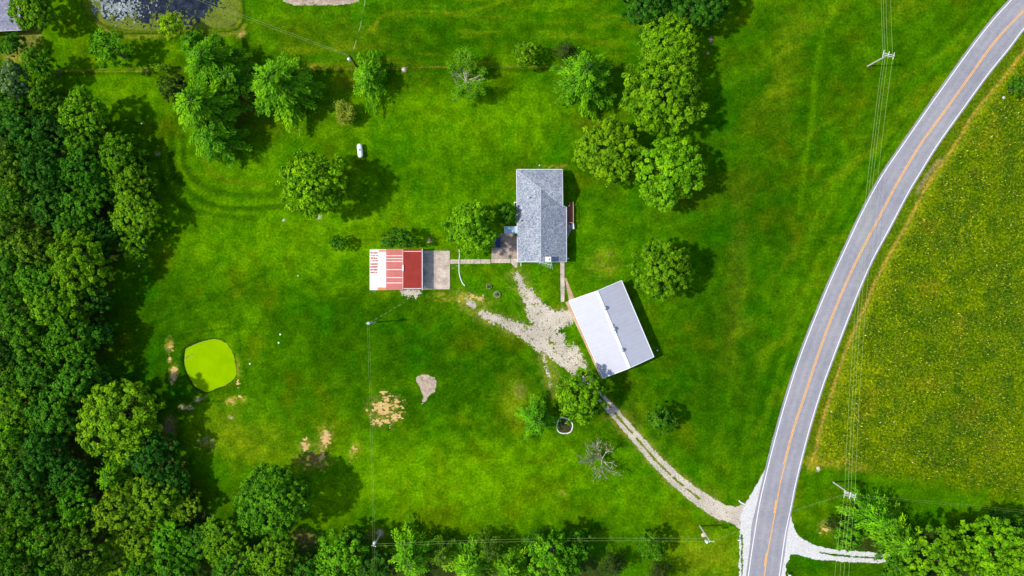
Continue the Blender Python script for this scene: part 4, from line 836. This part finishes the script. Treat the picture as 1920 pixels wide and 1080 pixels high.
# ---------------------------------------------------------------- foliage
RS = np.random.RandomState
def leaves_mesh(name, cen, nrm, size, tint, aspect=0.62, rs=None, dirs=None):
    """rhombic leaf sprays: centre, normal, length; one face each, slightly folded"""
    N = len(cen)
    nrm = nrm/np.linalg.norm(nrm, axis=1, keepdims=True)
    if dirs is None: dirs = rs.normal(size=(N, 3))
    u = dirs-nrm*np.sum(dirs*nrm, 1, keepdims=True); u /= np.linalg.norm(u, axis=1, keepdims=True)+1e-9; v = np.cross(nrm, u)
    s = size[:, None]/2
    V = np.stack([cen-u*s, cen+v*s*aspect-nrm*s*0.15, cen+u*s, cen-v*s*aspect-nrm*s*0.15], 1).reshape(-1, 3)
    F = np.arange(4*N).reshape(N, 4)
    me = bpy.data.meshes.new(name); fast_mesh(me, V, F)
    a = me.attributes.new("tint", 'FLOAT', 'FACE'); a.data.foreach_set("value", np.clip(tint, 0, 1).astype(np.float32)); me.materials.append(M_LEAF); return me
def sph(rs, n):
    d = rs.normal(size=(n, 3)); return d/np.linalg.norm(d, axis=1, keepdims=True)
def broadleaf(seed, R, nl=9, squash=0.8, leaf=0.5, dens=1.0, clump=0.95, lobef=0.46):
    """billowing crown: lobes -> clumps -> leaf sprays.  returns crown mesh, trunk mesh, crown centre height"""
    rs = RS(seed); zc = R*0.86+1.6
    lob = [np.array([0, 0, R*0.25])]; lr = [R*0.62]
    for k in range(nl):
        a = 2*math.pi*(k+rs.uniform(-.35,.35))/nl; rr_ = R*rs.uniform(.42,.62); lob.append(np.array([rr_*math.cos(a), rr_*math.sin(a), R*rs.uniform(-.30,.30)])); lr.append(R*rs.uniform(lobef-.1, lobef+.04))
    for k in range(nl//2):
        a = rs.uniform(0, 6.28); rr_ = R*rs.uniform(.15,.4); lob.append(np.array([rr_*math.cos(a), rr_*math.sin(a), R*rs.uniform(.3,.55)])); lr.append(R*rs.uniform(.28,.4))
    cc = []; cn = []
    for c, r in zip(lob, lr):
        n = int(dens*4*math.pi*r*r/(clump*clump*2.5)); d = sph(rs, n); d = d[d[:,2] > -0.55]
        pts = c+d*r*rs.uniform(.62,1.16,(len(d),1)); cc.append(pts); cn.append(d)
    cc = np.concatenate(cc); cn = np.concatenate(cn); keep = np.ones(len(cc), bool)
    for c, r in zip(lob, lr): keep &= np.linalg.norm(cc-c, axis=1) > r*0.62
    cc = cc[keep]; cn = cn[keep]
    nL = int(38*(clump/0.95)**2*(0.5/leaf)**1.2); M = len(cc)
    off = sph(rs, M*nL)*rs.uniform(0, 1, (M*nL, 1))**0.45*clump*0.68*np.repeat(rs.uniform(.6,1.3,(M,1)), nL, 0)
    base = np.repeat(cc, nL, 0); up = np.repeat(cn, nL, 0)+np.array([0,0,.7])
    cen = base+off*np.array([1,1,.75]); nr = up*0.7+off/clump*1.5+rs.normal(size=cen.shape)*0.42
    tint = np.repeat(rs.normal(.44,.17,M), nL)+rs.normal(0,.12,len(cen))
    tint += 0.18*np.clip(np.sum(off*np.repeat(cn, nL, 0), 1)/clump, -1, 1)  # clump shading in the leaf colour: outer leaves lighter, inner ones darker
    cen[:,2] = cen[:,2]*squash+zc
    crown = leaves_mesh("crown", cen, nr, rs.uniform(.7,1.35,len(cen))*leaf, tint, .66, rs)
    mb = MB(); rr = random.Random(seed); tr = R*0.055+.06
    mb.tube([(0,0,0),(tr*.4,0,zc*.35),(-tr*.3,tr*.5,zc*.75),(0,0,zc*1.1)], [tr*1.5, tr, tr*.8, tr*.3], 8)
    for k in range(1, min(9, len(lob))):
        c = lob[k]; mb.tube([(0,0,zc*rr.uniform(.4,.7)), (c[0]*.5, c[1]*.5, zc*.85+c[2]*.3), (c[0]*1.05, c[1]*1.05, zc+c[2]*squash)], [tr*.6, tr*.4, tr*.12], 5)
    return crown, mb, zc
def feather(seed, R, hgt, nb=46, leaf=.62, gap=0, wide=0.36):
    """tree with long radiating feathery boughs"""
    rs = RS(seed); cen = []; nr = []; dr = []; ti = []; sz = []; limbs = []
    for k in range(nb):
        t = (k+.5)/nb; az = k*2.39996+rs.uniform(-.3,.3); z0 = hgt*(.22+.76*t); L = R*(1-.78*t**1.6)*rs.choice([.62,.85,1.0,1.18])*rs.uniform(.92,1.06)
        if gap and (k % 7) in (2, 3)[:gap] and t < .8: limbs.append((az, z0, L, .2)); continue
        rise = rs.uniform(.12,.34) if t < .8 else rs.uniform(.5,1.2)
        d = np.array([math.cos(az), math.sin(az), 0]); sd_ = np.array([-math.sin(az), math.cos(az), 0]); bt = rs.normal(.40,.20)
        limbs.append((az, z0, L*.8, rise)); ns = max(6, int(L/.17))
        for j in range(ns):
            s = (j+rs.uniform(0,.9))/ns; s = .12+.88*s; q0 = d*L*s+np.array([0,0,z0+L*(rise*s-.38*s*s)])
            wl_ = L*wide*(1-s)**.6*min(1, s*2.0)+.22
            for sg in (-1, 1):
                m = max(2, int(wl_/.25))
                for i in range(m):
                    f_ = (i+rs.uniform(.2,1))/m; p_ = q0+(sd_*sg*.8+d*.62)*wl_*f_+np.array([0,0,-.16*wl_*f_*f_])+rs.normal(size=3)*.13
                    cen.append(p_); dd = sd_*sg*.6+d*(.8+.5*s)+np.array([0,0,-.1])+rs.normal(size=3)*.22; dr.append(dd)
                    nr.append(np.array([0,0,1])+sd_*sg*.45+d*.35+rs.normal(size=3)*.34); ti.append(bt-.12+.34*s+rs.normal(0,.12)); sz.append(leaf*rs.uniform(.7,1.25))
    cen = np.array(cen); crown = leaves_mesh("crown", cen, np.array(nr), np.array(sz), np.array(ti), .40, rs, np.array(dr))
    mb = MB(); tr = R*.045+.06; mb.tube([(0,0,0),(0.05,0,hgt*.5),(0,0,hgt*.97)], [tr*1.5, tr, .04], 8)
    for az, z0, L, rise in limbs[::1]:
        mb.tube([(0,0,z0),(math.cos(az)*L*.5, math.sin(az)*L*.5, z0+L*(rise*.5-.09)),(math.cos(az)*L, math.sin(az)*L, z0+L*(rise-.36))], [tr*.35, tr*.22, .025], 4)
    return crown, mb, hgt*.5
def mb_mesh(mb, name, mat):
    me = bpy.data.meshes.new(name); me.from_pydata(mb.v, [], mb.f); me.update(); me.materials.append(mat); return me
PROTO = {}
def proto(key, fn, *a, bark=M_BARK, R=None, **k):
    c, t, zc = fn(*a, **k); PROTO.setdefault(key, []).append((c, mb_mesh(t, "trunk", bark), zc, R or a[1]))
for s in range(4): proto('big', broadleaf, 10+s, 7.8, nl=10, leaf=.50, clump=1.0)
for s in range(5): proto('mid', broadleaf, 20+s, 5.2, nl=8, leaf=.46, clump=.85)
for s in range(2): proto('round', broadleaf, 30+s, 8.2, nl=16, leaf=.46, clump=.8, lobef=.42, dens=1.25)
for s in range(3): proto('small', broadleaf, 40+s, 3.2, nl=7, leaf=.36, clump=.6)
for s in range(3): proto('shrub', broadleaf, 50+s, 2.4, nl=7, leaf=.30, clump=.5, squash=.7)
for s in range(3): proto('feather', feather, 60+s, 6.4, 12.0, nb=84, wide=.20)
for s in range(2): proto('fsmall', feather, 70+s, 4.3, 8.5, nb=60, leaf=.48, wide=.22)
for s in range(2): proto('olive', feather, 80+s, 3.8, 8.5, nb=34, leaf=.42, wide=.34)
TONE = dict(z=(0.175,0.385,0.003), l=(0.120,0.290,0.003), b=(0.095,0.245,0.003), m=(0.062,0.195,0.004), d=(0.030,0.125,0.006), o=(0.070,0.160,0.005), y=(0.115,0.245,0.004), g=(0.080,0.260,0.004),
            p=(0.15,0.25,0.07), k=(0.035,0.070,0.006), f=(0.105,0.310,0.004), n=(0.045,0.165,0.005))
cnt = {}
def tree(px, py, r, kind, tone, label, group=None, sx=1, sy=1, hz=1.0, name=None, rot=None, cat="tree"):
    i = cnt.get(kind, 0); cnt[kind] = i+1; crown, trunk, zc, R = PROTO[kind][i % len(PROTO[kind])]
    s = r*K/R*(1.06 if group == 'trees of the left wood' else 1.08 if kind in ('feather', 'fsmall') else 0.96); z = zc*s*hz; q_ = P(px, py, z); root = bpy.data.objects.new(name or ("broadleaf_tree" if kind in ('big','mid','round','small') else "shrub" if kind == 'shrub' else "feathery_tree"), None)
    C.objects.link(root); root.location = (q_[0], q_[1], 0); rz2 = rot if rot is not None else rnd.uniform(0, 6.28)
    if sx != 1 or sy != 1: rz2 = rnd.choice((0, math.pi))
    root.rotation_euler = (0, 0, rz2); root.scale = (s*sx, s*sy, s*hz); tag(root, label, cat, group)
    c = bpy.data.objects.new("crown", crown); C.objects.link(c); c.parent = root
    t_ = TONE[tone]; j = rnd.uniform(.88,1.14); h_ = rnd.uniform(-.10,.10); c.color = (t_[0]*j*(1+h_), t_[1]*j, t_[2]*j, 1)
    t = bpy.data.objects.new("trunk", trunk); C.objects.link(t); t.parent = root
    return root
# lone trees
LONE = [
 (302,127,11,'shrub','y',"low yellow-green shrub on the fence line left of the upper left cluster"),(62,14,44,'mid','b',"leafy tree overhanging the grey roof in the top left corner"),(22,80,25,'shrub','n',"low dark shrub just below the grey roof at the top left"),
 (205,90,38,'small','g',"round tree alone on the lawn below the dark pond"),(320,50,27,'small','z',"yellow-green tree standing at the dark pond's lower bank"),
 (362,76,24,'small','g',"bright small tree at the upper tip of the upper left cluster"),(398,118,52,'feather','f',"pale green feathery tree at the top of the upper left cluster"),
 (440,150,38,'fsmall','g',"feathery tree on the right side of the upper left cluster"),(385,205,60,'feather','f',"largest feathery tree, in the middle of the upper left cluster"),
 (408,262,42,'fsmall','g',"lowest tree of the upper left cluster"),(323,163,27,'shrub','k',"very dark olive bush on the left side of the upper left cluster"),
 (528,160,60,'feather','f',"wide feathery tree alone to the right of the upper left cluster"),(985,102,27,'small','b',"small narrow tree on the fence line above the house"),
 (1062,98,25,'olive','k',"dull dark olive tree behind the bright feathery tree above the house"),(1094,148,54,'feather','f',"bright feathery tree between the small fence-line tree and the largest tree"),
 (1252,88,61,'big','l',"upper of the two huge joined trees at upper right of centre"),(1245,176,79,'big','l',"lower and wider of the two huge joined trees at upper right of centre"),
 (1138,282,62,'big','l',"large tree directly right above the house, below the huge pair"),(1257,322,69,'big','l',"large tree below the huge pair, its crown reaching furthest down"),
 (1210,2,52,'mid','d',"dark tree cut off by the top edge, left of a pair"),(1312,0,58,'big','d',"dark tree cut off by the top edge, right of a pair"),
 (588,345,64,'big','z',"round tree casting a big shadow below the propane tank"),(884,430,52,'mid','l',"tree between the shed and the house beside the patio"),
 (950,400,24,'small','n',"small dark tree tight against the house's left wall"),
 (1243,506,57,'big','b',"round tree just above the white barn's right corner"),(745,446,25,'shrub','n',"wide dark shrub against the shed's upper wall"),(632,457,17,'shrub','n',"small lone shrub left of the shed"),
 (1088,740,54,'mid','l',"tree over the driveway at the barn's lower corner"),(1006,784,36,'fsmall','g',"feathery tree left of the ringed flower bed"),(1243,787,30,'small','n',"small lone tree right below the barn"),
 (515,938,72,'round','m',"large dense round tree alone at the lower left of the lawn"),(1912,160,20,'shrub','n',"round shrub in the meadow at the right edge"),
 (1221,1026,29,'small','m',"small round tree under the wires near the bottom, left of the driveway pole"),(1238,1078,32,'olive','k',"dark scrubby tree at the bottom edge, under the small round tree"),
 (1150,1060,30,'olive','k',"dark scrubby tree at the bottom edge, right end of the tree row"),
 (1562,980,14,'shrub','k',"dark round bush at the left tip of the lower right trees"),(1590,1005,32,'small','g',"leafy tree under the four wires in the lower right group"),
 (1636,968,42,'fsmall','f',"feathery tree just right of the lower right utility pole"),(1680,1010,44,'fsmall','f',"feathery tree beside the end of the gravel side drive"),
 (1765,1050,66,'mid','l',"leftmost of the three big crowns in the bottom right corner"),(1842,1030,62,'mid','l',"middle of the three big crowns in the bottom right corner"),(1915,1040,60,'mid','l',"rightmost of the three big crowns in the bottom right corner"),
 (1700,1078,44,'mid','m',"tree cut by the bottom edge below the side drive's end"),(1870,985,30,'small','d',"dark blue-green tree at the upper edge of the bottom right corner trees"),(1915,990,30,'small','d',"dark blue-green tree on the right edge above the corner trees"),(1815,992,22,'small','d',"small dark tree at the upper left edge of the corner trees"),
 (1640,570,4.5,'shrub','y',"tiny pale green bush in the meadow beside the road's middle")]
for t in LONE:
    k = {}
    if t[5].startswith("wide dark shrub"): k = dict(sx=1.55, sy=.85)
    if t[5].startswith("largest feathery"): k = dict(sx=.95, sy=1.1)
    if t[3] == 'shrub': k["cat"] = "shrub"
    if t[0] == 302: k.update(sx=2.0, sy=.8)
    if 'huge' in t[5]: k['hz'] = .88
    if "big crowns" in t[5]: k["group"] = "big trees in the bottom right corner"
    if 'big shadow' in t[5]: k["hz"] = 1.2
    if 'barn\'s right' in t[5]: k["hz"] = 1.1
    tree(*t, **k)
tree(692,148,30,'fsmall','f',"tall narrow tree on the fence line beside the dark pole", sx=.95, sy=1.7)
# bottom tree row
for t in [(640,1042,52,'mid','g',"first leafy tree of the bottom row, left of the pole among the trees"),(772,1040,46,'fsmall','f',"bright feathery tree of the bottom row, just right of the pole there"),
          (830,1035,34,'olive','o',"brownish olive tree of the bottom row, between two bright feathery ones"),(882,1056,42,'fsmall','f',"feathery tree of the bottom row, second bright one from its pole"),
          (920,1030,34,'olive','o',"rusty olive tree at the upper side of the bottom row's middle"),(958,1062,40,'fsmall','f',"feathery tree of the bottom row, third bright one from its pole"),
          (1005,1022,32,'olive','n',"dark tree at the upper side of the bottom row under the wires"),(1040,1052,54,'mid','g',"broad leafy tree near the right end of the bottom row"),
          (1085,1020,30,'small','n',"dark leafy tree at the bottom row's right shoulder"),(700,1062,36,'small','d',"dark tree directly below the pole among the bottom trees"),(668,1012,24,'small','d',"low dark tree left above the pole among the bottom trees")]:
    tree(*t, group="tree row along the bottom edge")
# the wood on the left: every visible crown
T1 = "photo's left edge"
WOODS = [(18,150,34,'mid','p',"pale silvery tree at the left edge, topmost of the wood"),(75,125,31,'small','m',"tree at the fence's left end, top right tip of the wood"),(30,195,36,'mid','m',"mid green tree at the left edge just below the pale silvery one"),(85,190,32,'mid','m',"mid green tree below the fence's left end"),
 (40,245,42,'mid','d',"dark tree near the left edge, level with the lowest tree of the upper left cluster"),(98,250,40,'mid','d',"dark tree just inside the wood beside its bright upper corner tree"),(155,218,42,'mid','b',"bright tree at the wood's upper right corner"),(160,268,36,'mid','m',"mid green tree right below the wood's bright upper corner tree"),
 (222,292,44,'mid','b',"bright tree bulging out of the wood, level with the propane tank"),(20,310,44,'mid','o',"olive tree at the left edge, level with the house's upper end"),(88,318,45,'mid','d',"dark tree inside the wood, level with the house's upper end"),(152,320,38,'mid','n',"deep green tree behind the bulging bright tree"),
 (248,342,38,'mid','b',"bright tree directly below the bulging one at the wood's edge"),(28,372,40,'mid','m',"mid green tree at the left edge, level with the mower turning arcs"),(98,385,40,'mid','d',"darkest tree in the wood's upper half, left of centre"),(150,385,42,'mid','m',"mid green tree left of the lower bright edge tree"),
 (250,395,42,'mid','b',"lower bright edge tree above the small outlying one"),(22,430,38,'mid','o',"olive tree at the left edge, level with the shrub beside the shed"),(138,425,36,'mid','n',"deep green tree above the wood's broad bright crown"),(254,462,28,'small','b',"small outlying tree at the wood's edge beside the lawn"),
 (150,492,54,'big','l',"broad bright crown at the wood's edge, level with the shed"),(70,465,42,'mid','o',"olive tree left of the broad bright crown"),(18,500,42,'mid','m',"mid green tree at the left edge, level with the shed"),(72,530,42,'mid','m',"mid green tree left below the broad bright crown"),
 (22,568,44,'mid','m',"mid green tree at the left edge, just above the pond's level"),(112,580,50,'mid','b',"bright tree at the wood's middle, below the broad bright crown"),(180,560,30,'small','d',"small dark tree at the wood's edge below the broad bright crown"),(58,628,45,'mid','m',"mid green tree level with the lime pond's top, second from the left edge"),
 (12,652,40,'mid','d',"dark tree at the left edge, level with the lime pond's top"),(128,642,47,'mid','m',"mid green tree level with the lime pond's top, third from the left edge"),(180,625,28,'small','d',"small dark tree at the wood's edge, nearest above the lime pond's level"),(78,692,45,'mid','n',"deep green tree level with the lime pond, second from the left edge"),
 (20,718,42,'mid','m',"mid green tree at the left edge, level with the lime pond's bottom"),(148,708,45,'mid','n',"deep green tree at the wood's edge, level with the lime pond"),(45,765,42,'mid','b',"bright tree near the left edge, lower left of the lime pond"),(110,772,45,'mid','n',"deep green tree left of the big bright crown below the pond"),
 (20,825,45,'mid','b',"bright tree at the left edge, level with the big bright crown's lower part"),(85,838,42,'mid','d',"dark tree left below the big bright crown, second from the left edge"),(225,785,72,'big','l',"big bright crown at the wood's edge below the lime pond"),(60,890,42,'mid','d',"dark tree second from the left edge, left of the bright feathery wood tree"),
 (15,905,40,'mid','m',"mid green tree at the left edge, left of the bright feathery wood tree"),(125,895,38,'mid','d',"dark tree touching the bright feathery wood tree's left side"),(285,850,46,'mid','d',"dark blue-green tree at the lower right of the big bright crown"),(215,892,38,'fsmall','f',"bright feathery tree inside the wood, below the big bright crown"),(318,905,36,'mid','d',"dark blue-green tree at the wood's edge, level with the dense round tree's top"),
 (230,955,50,'mid','y',"yellowish tree below the feathery wood tree"),(145,945,36,'mid','g',"fresh green tree left of the yellowish ones"),(290,935,44,'mid','y',"yellowish tree beside the wood's edge, right of the other yellowish one"),(348,948,28,'small','y',"small yellowish tree at the wood's edge nearest the dense round tree"),
 (65,950,42,'mid','m',"mid green tree second from the left edge, left of the fresh green tree"),(18,985,45,'mid','b',"bright tree at the left edge near the photo's bottom"),(95,1005,42,'mid','m',"mid green tree lower left, below and left of the fresh green tree"),(155,1035,48,'mid','o',"olive tree at the bottom, fourth from the left edge"),
 (205,1060,42,'mid','y',"yellow-green tree cut by the bottom edge, lower left"),(258,1012,44,'mid','y',"yellow-green tree near the bottom, above the one cut by the edge"),(315,1010,40,'mid','g',"fresh green tree near the bottom, left of the wood's lower bay"),(372,1022,38,'mid','n',"deep green tree near the bottom, at the wood's lower bay"),
 (335,1066,40,'mid','m',"mid green tree cut by the bottom edge, below the lower bay"),(415,1015,42,'mid','b',"bright tree just left below the dense round tree"),(272,1078,40,'mid','m',"mid green tree cut by the bottom edge, between yellow-green and bay trees"),(28,1050,45,'mid','m',"mid green tree in the bottom left corner"),
 (90,1078,40,'mid','n',"deep green tree cut by the bottom edge beside the corner tree"),(440,1070,40,'mid','m',"mid green tree cut by the bottom edge, below the bright tree"),(515,1052,44,'mid','b',"bright tree directly below the dense round tree"),(570,1072,30,'small','n',"small deep green tree at the bottom edge between the two bright ones"),
 (195,350,34,'mid','n',"deep green tree in the gap between the upper and lower bright edge trees"),(195,440,30,'small','d',"dark small tree between the lower bright edge tree and the broad crown")]
for t in WOODS:
    tree(*t, group="trees of the left wood", hz=(rnd.uniform(.75,.95) if t[0] > 190 or 'edge tree' in t[5] else rnd.uniform(.95,1.25)))
# ---------------------------------------------------------------- bare and half-dead trees
def bare(seed, R, hgt, n=9, spread=1.0, ups=.5, fan=None, twig=.042):
    rr = random.Random(seed); mb = MB(); tips = []
    mb.tube([(0,0,0),(.05,.03,hgt*.35)], [.32,.24], 8)
    def grow(p_, d_, L, r_, depth):
        segs = 3; pts = [p_]; cur = p_.copy(); dd = d_.copy()
        for k in range(segs):
            dd = (dd+Vector((rr.uniform(-.22,.22), rr.uniform(-.22,.22), rr.uniform(-.10,.16)))).normalized(); cur = cur+dd*L/segs; pts.append(cur.copy())
        mb.tube(pts, [r_, r_*.8, r_*.65, r_*.5], 4 if depth > 1 else 6, False)
        if depth >= 4: tips.append(cur.copy()); return
        for k in range(rr.choice((3,4)) if depth < 3 else 3):
            q_ = pts[rr.choice((1,2,3))]; nd = (dd+Vector((rr.uniform(-.75,.75), rr.uniform(-.75,.75), rr.uniform(-.3,.4)))).normalized(); grow(q_.copy(), nd, L*rr.uniform(.5,.75), max(twig, r_*.5), depth+1)
    for k in range(n):
        a = (fan[k] if fan else 2*math.pi*k/n+rr.uniform(-.3,.3)); grow(Vector((.05,.03,hgt*rr.uniform(.25,.4))), Vector((math.cos(a), math.sin(a), ups*rr.uniform(.6,1.3))).normalized(), R*.5*rr.uniform(.8,1.15), .13, 1)
    return mb, tips
def bare_tree(px, py, seed, R, hgt, label, leafcol=None, nleaf=0, leafpick=None, name="bare_tree", cat="tree", mat=M_PALEBARK, **k):
    q_ = P(px, py, hgt*.4); root = thing(name, label, cat, (q_[0], q_[1], 0)); mb, tips = bare(seed, R, hgt, **k)
    me = mb_mesh(mb, "branches", mat); o = bpy.data.objects.new("branches", me); C.objects.link(o); o.parent = root
    if nleaf:
        rs = RS(seed); tp = np.array([tuple(t) for t in tips if (leafpick is None or leafpick(t))])
        c_ = np.repeat(tp, nleaf, 0); c_ = c_+rs.normal(size=c_.shape)*.32; me = leaves_mesh("leaves", c_, rs.normal(size=c_.shape)*.6+np.array([0,0,1]), rs.uniform(.22,.42,len(c_)), rs.normal(.5,.15,len(c_)), .5, rs)
        l_ = bpy.data.objects.new("leaves", me); C.objects.link(l_); l_.parent = root; l_.color = (*leafcol, 1)
    return root
bare_tree(1128,862,5,5.6,7.0,"bare grey-branched tree on the lawn left of the driveway",(0.10,0.17,0.02),3,None,n=9,fan=[math.radians(a) for a in (175,190,160,140,105,60,-50,-75,-95)],ups=.28)
bare_tree(650,214,8,3.0,3.6,"scraggly half-bare bush below the narrow fence-line tree",(0.22,0.30,0.02),9,None,name="bare_bush",cat="bush",n=11,ups=.7)
bare_tree(873,150,14,5.6,8.0,"half-dead tree with bare middle on the fence line left of the house",(0.11,0.30,0.004),30,lambda t: abs(t.y-0.2) > 1.3,n=10,fan=[math.radians(a) for a in (80,100,65,115,90,-75,-100,-60,150,25)],ups=.5,name="half_dead_tree")
# ---------------------------------------------------------------- meadow grass, lawn weeds, gravel stones
def blades(name, fn, bbox, N, seed, label, cat, hgt=(.25,.60), pal=None, wd=.20):
    rs = RS(seed); px = rs.uniform(bbox[0], bbox[2], N); py = rs.uniform(bbox[1], bbox[3], N); m = fn(px, py, rs); px = px[m]; py = py[m]; n = len(px)
    x = (px-960)*K; y = (540-py)*K; a = rs.uniform(0, 6.28, n); L = rs.uniform(*hgt, n); el = rs.uniform(.25, 1.1, n)
    d = np.stack([np.cos(a)*np.cos(el), np.sin(a)*np.cos(el), np.sin(el)], -1); c = np.stack([x, y, L*.35*np.sin(el)+.03], -1)
    side_ = np.stack([-np.sin(a), np.cos(a), np.zeros(n)], -1); w_ = (wd*rs.uniform(.6,1.3,n))[:, None]
    V = np.stack([c-d*L[:,None]/2-side_*w_*.3, c-side_*w_*.5, c+d*L[:,None]/2, c+side_*w_*.5], 1).reshape(-1, 3)
    me = bpy.data.meshes.new(name); fast_mesh(me, V, np.arange(4*n).reshape(n, 4)); pal = np.array(pal); pr = pal[:,3]/pal[:,3].sum(); k = rs.choice(len(pal), n, p=pr)
    cl = np.concatenate([pal[k,:3]*rs.uniform(.75,1.25,(n,1)), np.ones((n,1))], 1).repeat(4, 0).astype(np.float32)
    at = me.color_attributes.new("albedo", 'FLOAT_COLOR', 'POINT'); at.data.foreach_set("color", cl.ravel()); me.materials.append(M_BLADE); o = bpy.data.objects.new(name, me); C.objects.link(o); return tag(o, label, cat, kind="stuff")
m, n, l, b = new_mat("blades"); at = n.new("ShaderNodeAttribute"); at.attribute_name = "albedo"; l.new(at.outputs["Color"], b.inputs["Base Color"]); b.inputs["Roughness"].default_value = .8; b.inputs["Specular IOR Level"].default_value = .1; M_BLADE = m
NOTSE = [(1500,880),(1560,878),(1720,905),(1990,960),(1990,1200),(1400,1200),(1490,960)]
def mead_fn(px, py, rs):
    d, _ = seg_dist(px, py, RC[::3]); ins_ = inpoly(px, py, RC+[(1411,3000),(9000,3000),(9000,-3000),(2042,-3000)])
    dens = fbm(px, py, 26, 201, 3); dd, _ = seg_dist(px, py, DITCH)
    return ins_ & (d > 44) & ~inpoly(px, py, NOTSE) & (rs.rand(len(px)) < np.clip((dens-.25)*1.9, 0.1, 1)*np.clip((d-40)/40, 0, 1)) & (dd > 9) & (poly_sd(px, py, NOTSE) > 34*rs.rand(len(px))**1.5)
blades("meadow_grass", mead_fn, (1490,60,1960,960), 110000, 3, "rough yellow-flecked meadow grass right of the road", "meadow grass",
       pal=[(0.022,0.070,0.002,34),(0.08,0.15,0.003,26),(0.15,0.205,0.002,26),(0.28,0.33,0.008,10),(0.45,0.45,0.03,1.2),(0.5,0.55,0.3,.15),(0.12,0.10,0.008,5)])
